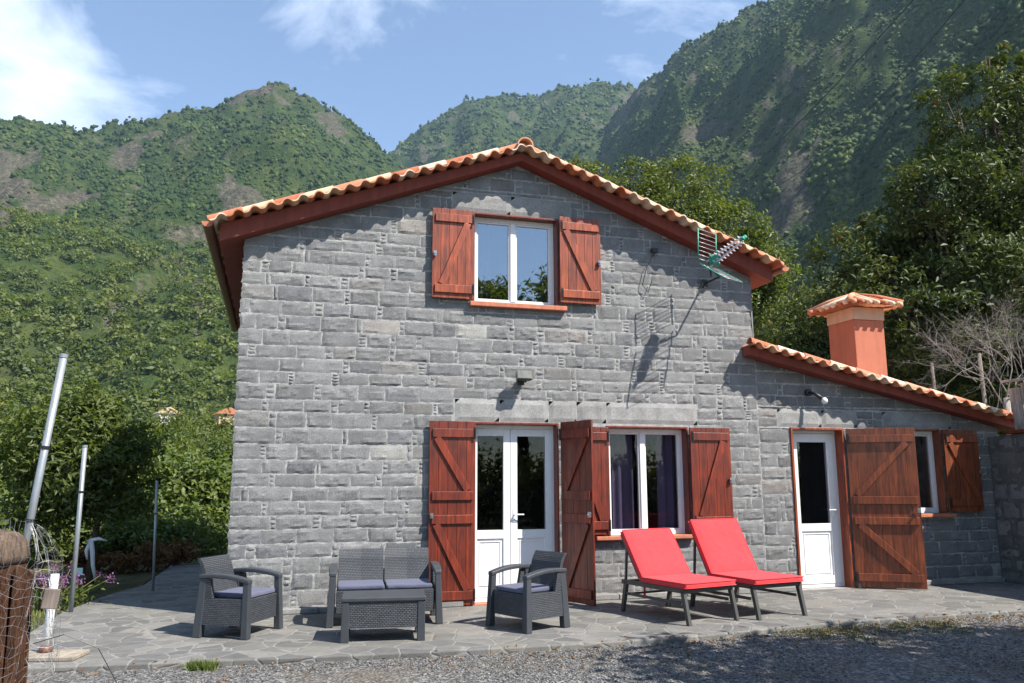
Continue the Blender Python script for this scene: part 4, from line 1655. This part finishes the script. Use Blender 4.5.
LG = (-.84, -4.72, 0)
lg = thing('log_post', 'thick weathered brown log post with a rounded top in the near left corner', 'post', (LG[0] - .10, LG[1], -.07))
f = MB()
n = 18
prof = []
rsl = np.random.RandomState(5)
vs, fs = [], []
hh = [0, .2, .4, .6, .8, .98, 1.08]
for z in hh:
    for k in range(n):
        a = 2 * PI * k / n
        rr = .172 * (1 + .10 * math.sin(3 * a + z * 2) + .05 * rsl.rand()) * (1.02 - .05 * z)
        vs.append((rr * math.cos(a), rr * math.sin(a), z))
for i in range(len(hh) - 1):
    for k in range(n):
        k2 = (k + 1) % n
        fs.append((i * n + k, i * n + k2, (i + 1) * n + k2, (i + 1) * n + k))
f.add(vs, fs)
f.build('trunk', M['log'], lg, smooth=True)
f = MB()
f.lathe([(.178, 1.08), (.188, 1.12), (.178, 1.19), (.13, 1.235), (.06, 1.25), (.0, 1.255)], 16)
f.build('cap', M['log_end'], lg, smooth=True)
f = MB()
f.box(-.30, .09, -.245, -.205, .05, 1.06, (.38, .30, .26))
f.build('board', M['log'], lg, bevel=.01)
for k in range(5):
    f = MB()
    a = -1.2 + .34 * k
    f.hexa([(.20 * math.cos(a) - .02, .20 * math.sin(a) - .02, .02), (.20 * math.cos(a) + .035, .20 * math.sin(a) - .01, .02), (.20 * math.cos(a) + .03, .20 * math.sin(a) + .03, .02), (.20 * math.cos(a) - .02, .20 * math.sin(a) + .02, .02),
            (.19 * math.cos(a) - .01, .19 * math.sin(a) - .02, 1.0 + .04 * k % .1), (.19 * math.cos(a) + .03, .19 * math.sin(a) - .01, 1.02), (.19 * math.cos(a) + .02, .19 * math.sin(a) + .03, 1.0), (.19 * math.cos(a) - .02, .19 * math.sin(a) + .02, 1.01)], (2.0, 1.8, 1.6))
    f.build('bark_strip', M['log'], lg, bevel=.006)

wm = thing('wire_mesh', 'crumpled roll of chicken wire draped over the log post', 'wire mesh', (LG[0] + .06, LG[1] + .05, 0))
f = MB()
rsw = np.random.RandomState(9)


def sheet(u, v):
    a = -2.3 + u * 3.6
    rr = .24 + .05 * math.sin(5 * a + v * 3) + .05 * math.sin(2.3 * v + u * 7)
    if v < .12: rr *= .55 + v / .12 * .45
    z = 1.17 - v * .95 + .03 * math.sin(7 * u + 3 * v) + (.04 if v < .05 else 0)
    return (rr * math.cos(a) * .95 - .06, rr * math.sin(a), z)


NU, NV = 26, 22
for i in range(NU + 1):
    f.tube([sheet(i / NU + .012 * math.sin(k * 2.1 + i), k / NV) for k in range(NV + 1)], .0007, 3, cap=False)
for k in range(NV + 1):
    f.tube([sheet(i / NU, k / NV + .010 * math.sin(i * 1.7 + k)) for i in range(NU + 1)], .0007, 3, cap=False)
for k in range(14):
    a0, b0 = rsw.rand(2), rsw.rand(2)
    f.tube([sheet(*a0), tuple(np.array(sheet(*((a0 + b0) / 2))) * np.array([1.15, 1.15, 1])), sheet(*b0)], .0007, 3, cap=False)
f.build('wires', M['wire'], wm)
f = MB(); f.tube([(.10, -.1, .62), (.24, -.12, .66), (.40, -.10, .58), (.52, -.08, .36)], .0022, 5)
f.build('strand', M['iron'], wm)
f = MB(); f.box(-.04, .035, -.010, .010, -.045, .055, (.55, .47, .44))
o = f.build('board', M['wood_grey'], wm, bevel=.004); o.location = (.16, -.10, .83); o.rotation_euler = (.1, .12, .3)

# ------------------------------------------------------------------ right: boundary wall, planks, poles, bare bush
rw = thing('stone_wall', 'dark stone boundary wall running from the annex end towards the viewer', 'wall', (10.42, 0, 0))
f = MB()
f.hexa([(.012, -4.2, -.1), (.45, -4.2, -.1), (.45, -.005, -.1), (.012, -.005, -.1), (.012, -4.2, 2.2), (.45, -4.2, 2.2), (.45, -.005, 2.03), (.012, -.005, 2.03)])
f.build('core', M['dark_mortar'], rw)
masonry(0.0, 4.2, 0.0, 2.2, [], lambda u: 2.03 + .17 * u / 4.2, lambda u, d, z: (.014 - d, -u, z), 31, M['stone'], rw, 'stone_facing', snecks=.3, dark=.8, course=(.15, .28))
f = MB()
f.hexa([(-.06, -4.2, 2.205), (.47, -4.2, 2.205), (.47, -.35, 2.05), (-.06, -.35, 2.05), (-.06, -4.2, 2.25), (.47, -4.2, 2.25), (.47, -.35, 2.095), (-.06, -.35, 2.095)], (.7, .6, .5))
f.build('coping_board', M['wood_brown'], rw, bevel=.006)

bm_ = thing('plank_stack', 'pale weathered planks propped upright on the boundary wall', 'planks', (10.62, -.62, 2.10))  # row widened beyond the visible boards to throw shade on the annex wall
for k in range(5):
    f = MB()
    y0_, hh_ = .22 - .20 * k, (.60, .66, .58, .63, .60)[k]
    c_ = (1, .8, .95, .7, .9)[k]
    f.hexa([(-.10, y0_ - .19, .0), (-.07, y0_ - .19, .0), (-.07, y0_, .0), (-.10, y0_, .0), (-.16, y0_ - .185, hh_), (-.13, y0_ - .185, hh_), (-.13, y0_ - .005, hh_), (-.16, y0_ - .005, hh_)], (c_,) * 3)
    f.build('plank', M['wood_grey'], bm_, bevel=.004)
f = MB()
f.hexa([(-.24, -.78, .68), (.10, -.78, .72), (.10, .26, .72), (-.24, .26, .68), (-.24, -.78, .715), (.10, -.78, .755), (.10, .26, .755), (-.24, .26, .715)], (1.05, 1.03, 1.0))
f.build('top_board', M['wood_grey'], bm_, bevel=.004)

for (lab, b, t, r_) in (('thin pale wooden pole rising behind the annex roof, nearer the chimney', (12.46, 3.0, -.1), (12.40, 3.0, 3.62), .035),
                        ('pale wooden pole rising behind the annex roof, right of the other one', (13.62, 3.0, -.1), (13.55, 3.0, 3.85), .042)):
    f = MB()
    d = Vector(t) - Vector(b)
    f.tube([(0, 0, 0), d * .5 + Vector((.015, 0, 0)), d], [r_, r_ * .95, r_ * .85], 9)
    o = f.build('wooden_pole', M['wood_pole'], None, smooth=True, loc=b)
    tag(o, lab, 'pole', 'wooden poles behind the annex roof')

bb = thing('bare_bush', 'leafless grey twiggy bush beside the big dark tree, above the annex roof', 'bush', (14.0, 2.9, -.02))
f = MB()
rb = np.random.RandomState(12)


def twig(p, d, ln, r_, lev):
    d = d.normalized()
    mid = p + d * ln * .5 + Vector(rb.normal(size=3)) * ln * .07
    e = p + d * ln + Vector(rb.normal(size=3)) * ln * .08
    f.tube([p, mid, e], [r_, r_ * .8, r_ * .5], 4 if lev > 1 else 6, cap=False)
    if lev >= 4: return
    for k in range(4 if lev < 3 else 3):
        q_ = p.lerp(e, rb.uniform(.45, 1.0))
        nd = d + Vector(rb.normal(size=3)) * .62 + Vector((0, 0, .05))
        twig(q_, nd, ln * rb.uniform(.55, .75), r_ * .55, lev + 1)


for k in range(7):
    twig(Vector((rb.uniform(-.2, .3), 0, 2.9)), Vector((-.9 + k * .28, rb.uniform(-.5, .2), .75)), 1.15, .014, 0)
f.tube([(0.2, 0, 0), (0, 0, 1.4), (0, 0, 3.0)], [.10, .08, .06], 8)
f.build('branches', M['bark_pale'], bb, smooth=True, fix=False)

# ------------------------------------------------------------------ trees and shrubs
make_tree('broadleaf_tree', 'large dark glossy-leaved tree towering at the right edge of the picture', 'tree', (17.2, 5.4, 0),
          [(-.3, 0, 10.2, 1.35, 1.4, 1.5), (1.2, .3, 9.3, 1.6, 1.6, 1.6), (-1.4, 0, 7.9, 1.7, 1.7, 1.3), (.5, -.4, 7.6, 2.0, 2.0, 1.6), (2.4, 0, 7.4, 2.0, 2.0, 2.0),
           (-2.4, 0, 6.4, 1.7, 1.8, 1.3), (-.5, -.8, 5.8, 2.2, 2.0, 1.5), (1.8, -.6, 5.4, 2.3, 2.1, 1.7), (-3.1, -.2, 5.0, 1.5, 1.6, 1.2), (-1.5, -.9, 4.2, 2.0, 1.8, 1.2), (1.0, -.9, 3.9, 2.2, 1.9, 1.3), (3.6, -.3, 5.6, 2.0, 2.0, 2.2), (-3.0, 1.2, 6.7, 1.5, 1.5, 1.1), (-2.4, .8, 7.7, 1.2, 1.2, .9), (-3.6, .6, 5.6, 1.3, 1.3, 1.0), (.2, 0, 11.2, .9, .9, .9)],
          118000, .145, M['leaf_dark'], .26, 101, per=56, sig=.105, hole=.42, trunk_h=3.0, aspect=.42, shell=.62, red=.015)
make_tree('broadleaf_tree', 'sunlit yellow-green tree rising behind the right roof slope of the house', 'tree', (14.6, 18.4, 0),
          [(-3.6, .4, 12.5, 1.5, 1.5, 1.1), (-1.4, 0, 12.2, 1.8, 1.8, 1.4), (.6, -.4, 12.3, 2.0, 1.9, 1.5), (2.2, -.6, 11.0, 1.8, 1.7, 1.3), (3.5, -.6, 9.6, 1.8, 1.8, 1.4),
           (0, -.6, 10.5, 3.0, 2.4, 1.6), (2.0, -.8, 8.5, 2.8, 2.2, 1.7), (-2.8, -.4, 10.6, 2.2, 2.0, 1.6), (4.2, -.6, 7.6, 1.8, 1.7, 1.5)],
          56000, .17, M['leaf_yel'], .24, 102, per=44, sig=.12, hole=.40, trunk_h=5.5, aspect=.42)
DG = 'dark leafy trees crowding behind the annex'
make_tree('broadleaf_tree', 'dark leafy tree between the main gable and the chimney', 'tree', (13.2, 10.5, 0),
          [(0, 0, 4.4, 1.9, 1.8, 1.4), (1.9, 0, 4.2, 1.8, 1.8, 1.4), (-1.8, 0, 3.7, 1.7, 1.7, 1.3), (.3, -.5, 3.2, 2.2, 1.9, 1.4), (2.6, -.4, 3.0, 1.8, 1.8, 1.4), (-2.6, 0, 3.2, 1.5, 1.5, 1.5)],
          44000, .15, M['leaf_dark'], .17, 103, DG, hole=.34, trunk_h=2.2, aspect=.45, shell=.4)
make_tree('broadleaf_tree', 'dark leafy tree directly behind the orange chimney', 'tree', (16.8, 10.6, 0),
          [(0, 0, 5.9, 2.1, 2.0, 1.5), (-1.4, 0, 5.0, 2.0, 1.9, 1.4), (1.6, -.2, 5.4, 2.1, 1.9, 1.6), (0, -.6, 4.2, 2.4, 2.0, 1.7), (2.4, -.5, 3.6, 2.0, 1.8, 1.6), (-2.4, -.4, 3.6, 2.0, 1.8, 1.6)],
          44000, .15, M['leaf_dark'], .18, 104, DG, hole=.32, trunk_h=2.4, aspect=.45, shell=.4)
make_tree('broadleaf_tree', 'dark leafy tree behind the leafless bush on the right', 'tree', (21.5, 9.8, 0),
          [(0, 0, 7.2, 2.4, 2.2, 2.2), (-1.6, -.2, 5.4, 2.2, 2.0, 1.8), (1.8, -.2, 5.4, 2.2, 2.0, 2.0), (0, -.6, 3.6, 2.6, 2.0, 1.8), (3.2, 0, 4.2, 2.2, 2.0, 2.0), (-2.4, -.2, 2.8, 2.0, 1.8, 1.6)],
          40000, .16, M['leaf_dark'], .2, 105, DG, hole=.3, trunk_h=2.2, aspect=.45, shell=.4)

# left garden
make_tree('fruit_tree', 'small dark large-leaved fruit tree on a slim trunk beside the leaning posts', 'tree', (-2.02, 3.6, LAWN_Z),
          [(-.35, 0, 2.25, .7, .7, .48), (.25, 0, 1.9, .6, .6, .45), (-.95, 0, 1.95, .6, .6, .45), (-.15, -.2, 1.6, .85, .7, .48), (-.2, 0, 2.55, .42, .42, .3), (-.6, .1, 1.15, .6, .5, .38), (.3, .1, 1.15, .5, .5, .36)],
          12500, .105, M['leaf_mid'], .055, 110, per=22, sig=.2, hole=.30, trunk_h=.95, lean=(.05, 0), aspect=.36, shell=.3, tvar=(0, .9))
BG = 'green shrubs in the garden left of the house'
bush('shrub', 'lime green leafy shrub close to the left house corner', 'shrub', (-1.9, 11.4, LAWN_Z), [(0, 0, 1.1, 1.2, .9, 1.0), (1.0, .2, 1.0, 1.0, .9, .9), (-1.0, .2, .8, 1.0, .8, .8), (.2, -.9, .5, 1.3, .7, .5)], 13000, .15, M['leaf_lime'], 111, BG, aspect=.55)
bush('shrub', 'bright green shrub in the middle of the garden behind the fruit tree', 'shrub', (-3.2, 8.6, LAWN_Z), [(0, 0, .65, .8, .6, .6), (.8, .3, .6, .7, .6, .55), (-.8, .1, .7, .7, .6, .65)], 9000, .12, M['leaf_lime'], 112, BG, aspect=.55)
bush('shrub', 'mid green shrub seen between the tall post and the medium post', 'shrub', (-4.6, 6.6, LAWN_Z), [(0, 0, .7, .9, .8, .65), (-1.0, 0, .7, .9, .8, .65), (.9, .2, .6, .7, .7, .55)], 8500, .13, M['leaf_mid'], 113, BG)
bush('shrub', 'green shrub at the far left picture edge behind the log post', 'shrub', (-4.1, 3.6, LAWN_Z), [(0, 0, .7, .8, .7, .65), (.7, -.2, .5, .6, .6, .5), (-.8, 0, .8, .8, .7, .7)], 8000, .12, M['leaf_mid'], 114, BG)
bush('shrub', 'low straggly rust-brown and green shrub along the back edge of the patio', 'shrub', (-1.6, 5.2, LAWN_Z), [(-.3, 0, .16, .3, .2, .16), (.15, .2, .24, .3, .25, .2), (-.8, .2, .2, .3, .25, .2), (.5, .9, .2, .35, .25, .2)], 3800, .07, M['leaf_dry'], 115, None, hole=.35, tvar=(.1, .8))
bush('shrub', 'low bright green ground shrub beyond the end of the patio', 'shrub', (-1.9, 8.2, LAWN_Z), [(-.3, 0, .4, .8, .5, .36), (.7, .2, .36, .8, .5, .34), (-1.2, .2, .5, .7, .5, .45)], 9000, .09, M['leaf_lime'], 116, BG)
MG = 'bushy trees filling the garden beyond the posts'
for i, (lab, x, y, s, m, h) in enumerate((
        ('tall bushy mid green tree at the left picture edge', -6.4, 13.5, 1.25, 'leaf_mid', 2.5),
        ('bushy yellow-green tree between the two taller posts', -4.2, 17.0, 1.3, 'leaf_yel', 2.55),
        ('bushy mid green tree left of the thin dark post', -2.9, 13.0, 1.0, 'leaf_mid', 1.9),
        ('dense green tree next to the house edge', -1.9, 19.0, 1.25, 'leaf_mid', 2.3),
        ('olive green tree above the armchair, close to the house edge', -2.9, 25.0, 1.6, 'leaf_yel', 3.0),
        ('dark green tree far behind the tall leaning post', -8.2, 22.0, 1.7, 'leaf_dark', 3.2))):
    make_tree('garden_tree', lab, 'tree', (x, y, LAWN_Z),
              [(0, 0, h, 1.2 * s, 1.1 * s, .8 * s), (-1.0 * s, .1, h * .78, .95 * s, .9 * s, .7 * s), (1.0 * s, .1, h * .75, .95 * s, .9 * s, .7 * s), (.2, -.4, h * .5, 1.3 * s, 1.0 * s, .7 * s), (-1.1 * s, -.2, h * .4, .9 * s, .8 * s, .6 * s), (1.2 * s, -.2, h * .38, .9 * s, .8 * s, .6 * s)],
              24000, .115 * s ** .5, M[m], .08, 120 + i, MG, per=34, sig=.14, hole=.33, trunk_h=h * .35, shell=.45)

# mid-distance wood in the valley below the slope
N = 9500
azw = rs.uniform(-24, 12, N)
rw_ = np.exp(rs.uniform(math.log(36), math.log(520), N))
zw = np.maximum(terrain(azw, rw_), -.1)
xw, yw = pol(azw, rw_)
tr = np.clip(rw_ * .010, 1.0, 3.0) * (.6 + .7 * rs.rand(N))
keep = rs.rand(N) < .9
C = np.stack([xw, yw, zw + tr * .45], -1)
K = 48
d = rs.normal(size=(N, K, 3)); d /= np.linalg.norm(d, axis=2, keepdims=True)
rr = (.55 + .5 * rs.rand(N, K))[..., None]
PP = (C[:, None] + d * rr * tr[:, None, None] * np.array([1, 1, .85])).reshape(-1, 3)
NN = (d * .7 + np.array([0, 0, .5]) + rs.normal(size=(N, K, 3)) * .35).reshape(-1, 3)
ss = np.repeat(tr * .42, K) * (.6 + .8 * rs.rand(N * K))
tt = np.repeat(rs.rand(N), K) * .75 + .25 * rs.rand(N * K)
tag(leaves('valley_wood', PP, NN, ss, tt, M['leaf_mid'], None, .75), 'green wooded valley floor below the left mountain', 'wood', kind='stuff')

# trees behind the viewer: they shade the gravel and stand in the window reflections
t0 = make_tree('broadleaf_tree', 'leafy roadside tree standing behind the viewer on the right, shading the gravel', 'tree', (8.7, -6.5, -.045),
               [(0, 0, 4.6, 1.7, 1.6, 1.1), (-1.5, .3, 4.2, 1.3, 1.2, .9), (1.4, -.2, 4.4, 1.4, 1.3, 1.0), (0, -.9, 5.4, 1.3, 1.3, .9), (-.5, .2, 3.6, 1.5, 1.3, .7)],
               15000, .17, M['leaf_mid'], .14, 140, None, per=26, sig=.15, hole=.47, trunk_h=2.6)
for i, (x, y, s, lab) in enumerate(((12.5, -30, 2.08, 'tall leafy tree far behind the viewer'), (7.6, -31, 1.95, 'second tall leafy tree far behind the viewer'), (17.5, -28, 1.7, 'tall leafy tree far behind the viewer beside the road'),
                                    (2.5, -33, 1.7, 'lower leafy tree far behind the viewer'), (23, -34, 2.3, 'big leafy tree at the end of the row behind the viewer'))):
    c = copy_tree(t0)
    c.location = (x, y, -.07)
    c.scale = (s, s, s)
    c.rotation_euler = (0, 0, 1.3 * i + .4)
    tag(c, lab, 'tree', 'row of trees behind the viewer')

bk = MB()  # unseen green ground, added so the lower panes mirror something dark
bk.prism([(-60, -13.5), (70, -13.5), (70, -70), (-60, -70)], -.3, -.035, 'z')
tag(bk.build('meadow', M['meadow']), kind='structure')
hb_ = bush('hedge', 'tall green hedge added out of view to darken window reflections, first stretch', 'hedge', (-4, -17, -.05), [(0, 0, 1.3, 2.6, 1.0, 1.3), (2.4, .2, 1.5, 2.2, 1.0, 1.4), (-2.4, .1, 1.2, 2.2, 1.0, 1.2)], 5200, .22, M['leaf_mid'], 150, 'hedge added out of view behind the viewer')  # unseen hedge row, added to darken reflections in the lower glass
for i, lab in enumerate(('second', 'third', 'fourth', 'fifth', 'sixth')):
    c = copy_tree(hb_)
    c.location = (-4 + 6.0 * (i + 1), -17 - .3 * (i % 2), -.05)
    c.rotation_euler = (0, 0, PI * (i % 2))
    tag(c, 'tall green hedge added out of view to darken window reflections, %s stretch' % lab)

# ------------------------------------------------------------------ small plants, litter, gravel
fp = thing('flowering_plant', 'clump of purple flowers beside the leaning posts', 'flowers', (-1.98, 1.35, LAWN_Z))
rp = np.random.RandomState(31)
f = MB()
heads = []
for k in range(26):
    b = rp.normal(size=2) * .10
    e = Vector((rp.normal() * .22, rp.normal() * .12, rp.uniform(.26, .46)))
    f.tube([(b[0], b[1], 0), (e.x * .6, e.y * .6, e.z * .6), e], .004, 4)
    heads.append(np.array(e))
f.build('stem', M['grass'], fp)
H = np.array(heads)
idx = np.repeat(np.arange(len(H)), 30)
leaves('blossom', H[idx] + rp.normal(size=(len(idx), 3)) * .030, rp.normal(size=(len(idx), 3)), np.full(len(idx), .026), rp.rand(len(idx)), M['flower'], fp, .7, rp)
idx = np.arange(500)
leaves('foliage', np.stack([rp.normal(size=500) * .2, rp.normal(size=500) * .12, rp.rand(500) * .24], -1), rp.normal(size=(500, 3)) + np.array([0, 0, .5]), np.full(500, .07), rp.rand(500), M['leaf_mid'], fp, .4, rp)

rib = thing('cloth_strip', 'white plastic strip knotted around the fruit tree trunk', 'strip', (-2.0, 3.5, .55))
f = MB()
f.tube([(-.06, -.02, .05), (0, -.075, .06), (.09, -.05, .08), (.20, -.06, .05)], [.018, .03, .026, .008], 7)
f.tube([(.0, -.075, .06), (.03, -.09, -.10), (.05, -.10, -.28), (.10, -.09, -.50)], [.03, .034, .028, .016], 7)
f.tube([(.0, -.075, .06), (-.05, -.09, -.08), (-.03, -.09, -.20)], [.03, .028, .012], 7)
f.build('knot', M['petal_white'], rib, smooth=True)

tg = thing('plant_label', 'small pale turquoise label board on a stake among the flowers', 'sign', (-1.93, 2.4, LAWN_Z))
f = MB(); f.box(-.055, .055, -.008, .008, .27, .36, (.75, 1.0, .98)); f.build('board', M['petal_white'], tg, bevel=.003)
f = MB(); f.box(-.008, .008, .009, .020, 0, .30); f.build('stake', M['wood_pole'], tg)


def tufts(name, label, cat, P, hgt, mat, seed, loc, kind=None, per=26, spread=.03):
    rs = np.random.RandomState(seed)
    N = len(P) * per
    idx = np.repeat(np.arange(len(P)), per)
    B = P[idx].copy()
    B[:, :2] += rs.normal(size=(N, 2)) * spread
    a = rs.uniform(0, 2 * PI, N)
    ln = hgt * (.5 + .8 * rs.rand(N))
    tilt = rs.uniform(.1, .9, N)
    T = B + np.stack([np.cos(a) * tilt * ln * .7, np.sin(a) * tilt * ln * .7, ln * (1 - tilt * .4)], -1)
    sd = np.stack([-np.sin(a), np.cos(a), a * 0], -1) * (.0045 + .004 * rs.rand(N))[:, None]
    V = np.stack([B - sd, B + sd, T], 1).reshape(-1, 3)
    F = np.arange(N * 3).reshape(-1, 3)
    me = bpy.data.meshes.new(name)
    fast_mesh(me, V, F, 3)
    set_tint(me, np.repeat(rs.rand(N), 3))
    o = link_mesh(name, me, mat, None, loc)
    return tag(o, label, cat, kind=kind)


tufts('grass_tuft', 'small bright green grass tuft at the front edge of the patio', 'grass', np.column_stack([np.random.RandomState(1).normal(size=(22, 2)) * np.array([.06, .035]), np.zeros(22)]), .075, M['leaf_lime'], 3, (-.05, -2.33, -.045), per=30, spread=.02)
rg = np.random.RandomState(77)
gp = np.column_stack([rg.uniform(-3.6, -1.8, 420), rg.uniform(-.9, 4.0, 420), np.full(420, LAWN_Z)])
tufts('grass', 'short yellow-green grass growing along the garden bed', 'grass', gp, .075, M['grass'], 4, (0, 0, 0), 'stuff', per=14, spread=.05)
gp = np.column_stack([rg.uniform(4.6, 9.6, 260), -2.48 + rg.normal(size=260) * .22, np.full(260, -.043)])
gp = gp[(fbm(gp[:, 0] * 1.3, gp[:, 1] * 2, 3) > .52) & (gp[:, 0] > 5.2)]
tufts('weeds', 'low moss and weeds between gravel and patio on the right', 'weeds', gp, .022, M['moss'], 5, (0, 0, 0), 'stuff', per=34, spread=.06)

# pebbles (stuff) on the visible strip of gravel
NP = 42000
px_, py_ = rg.uniform(-2.3, 8.4, NP), rg.uniform(-5.2, -2.1, NP)
fy = np.interp(px_, [p[0] for p in front], [p[1] for p in front])
kp = (py_ < fy - .02) & (fbm(px_ * .8 + 3, py_ * 1.3, 4) + .25 * (rg.rand(NP) - .5) < .60)
px_, py_ = px_[kp], py_[kp]
NP = len(px_)
oc = np.array([(1, 0, 0), (0, 1, 0), (-1, 0, 0), (0, -1, 0), (0, 0, 1), (0, 0, -.5)], float)
of = np.array([(0, 1, 4), (1, 2, 4), (2, 3, 4), (3, 0, 4), (1, 0, 5), (2, 1, 5), (3, 2, 5), (0, 3, 5)])
sz = .0085 * (.55 + 1.0 * rg.rand(NP) ** 2)
ang = rg.uniform(0, 2 * PI, NP)
V = oc[None] * (1 + .5 * (rg.rand(NP, 6, 1) - .5)) * np.stack([sz * (1 + .5 * rg.rand(NP)), sz, sz * .75], -1)[:, None]
cA, sA = np.cos(ang)[:, None], np.sin(ang)[:, None]
V = np.stack([V[..., 0] * cA - V[..., 1] * sA, V[..., 0] * sA + V[..., 1] * cA, V[..., 2]], -1)
V = V + np.stack([px_, py_, np.full(NP, -.043)], -1)[:, None]
me = bpy.data.meshes.new('gravel')
fast_mesh(me, V.reshape(-1, 3), (of[None] + (np.arange(NP) * 6)[:, None, None]).reshape(-1, 3), 3)
g_ = .05 + .23 * rg.rand(NP) ** 1.6
set_tint(me, np.repeat(g_, 6))
tag(link_mesh('gravel', me, M['pebble']), 'loose grey gravel in front of the patio', 'gravel', kind='stuff')

NL = 2200
lx = rg.uniform(-1.5, 9.2, NL)
ly = np.interp(lx, [p[0] for p in front], [p[1] for p in front]) - np.abs(rg.normal(size=NL)) * .35 + .04
keep = rg.rand(NL) < np.clip(.18 + (lx - 2) * .1, .12, .9)
lx, ly = lx[keep], ly[keep]
PL = np.stack([lx, ly, np.full(len(lx), -.034)], -1)
PL[:, 2] = np.where(ly > np.interp(lx, [p[0] for p in front], [p[1] for p in front]), .006, PL[:, 2])
tag(leaves('leaf_litter', PL, np.array([0, 0, 1.0]) + rg.normal(size=(len(lx), 3)) * .3, .035 * (.6 + .9 * rg.rand(len(lx))), rg.rand(len(lx)), M['leaf_dry'], None, .5),
    'dry brown leaves scattered along the patio edge', 'leaves', kind='stuff')


# ------------------------------------------------------------------ far houses and cables
def far_house(label, az, el, w, dpt, h, roofmat, wallmat):
    rr = np.linspace(120, 420, 600)
    e = np.degrees(np.arctan2(terrain(np.full(600, az), rr) - CAM.z, rr))
    i = int(np.argmin(np.abs(e - el)))
    x, y = pol(np.array(az), rr[i])
    z = float(terrain(np.array([az]), np.array([rr[i]]))[0])
    r_ = thing('far_house', label, 'house', (float(x), float(y), z - 1), R(-az) + .3, 'small houses far down the valley')
    f = MB(); f.box(-w / 2, w / 2, -dpt / 2, dpt / 2, 0, h + 1)
    f.build('wall', wallmat, r_)
    f = MB(); f.prism([(-w / 2 - .4, h + 1.0), (w / 2 + .4, h + 1.0), (0, h + 2.6)], -dpt / 2 - .4, dpt / 2 + .4)
    f.build('roof', roofmat, r_)
    for x_ in (-w / 4, w / 4):
        f = MB(); f.box(x_ - .5, x_ + .5, -dpt / 2 - .05, -dpt / 2 - .005, 2.0, 3.3); f.build('window', M['black'], r_)
    return r_


far_house('tiny white house with a pale roof among the valley trees', -6.9, 3.85, 5, 4, 1.7, M['cream'], M['petal_white'])
far_house('tiny orange roofed house in the valley beside the left house edge', -3.2, 3.9, 5, 4, 1.7, M['sill'], M['cream'])


def ray(px, py):
    u, v = px - 512, 341.5 - py
    return (_r * u + _u * v + _f * FPX).normalized()


for lab, a, b in (('thin power line crossing the right mountain, the upper one', (935, -22), (690, 208)), ('thin power line crossing the right mountain, the lower one', (985, -22), (770, 190))):
    A, B = CAM + ray(*a) * 150, CAM + ray(*b) * 330
    pts = [A.lerp(B, t) - Vector((0, 0, 5 * math.sin(PI * t))) for t in [i / 16 for i in range(17)]]
    f = MB()
    f.tube([p - A for p in pts], .10, 5)
    tag(f.build('power_line', M['black'], None, smooth=True, loc=A), lab, 'cable', 'power lines over the valley')

# ------------------------------------------------------------------ haze
hz = NT('haze_air')
pv = hz.n('VolumePrincipled', {'Color': (.50, .72, 1.0, 1), 'Density': .00012, 'Anisotropy': .25})
hz.t.links.new(pv.outputs[0], hz.out.inputs['Volume'])
f = MB()
f.box(-2300, 2300, -300, 2400, -3, 900)
tag(f.build('haze', hz.m), 'thin bluish haze in the valley air', 'haze', kind='stuff')
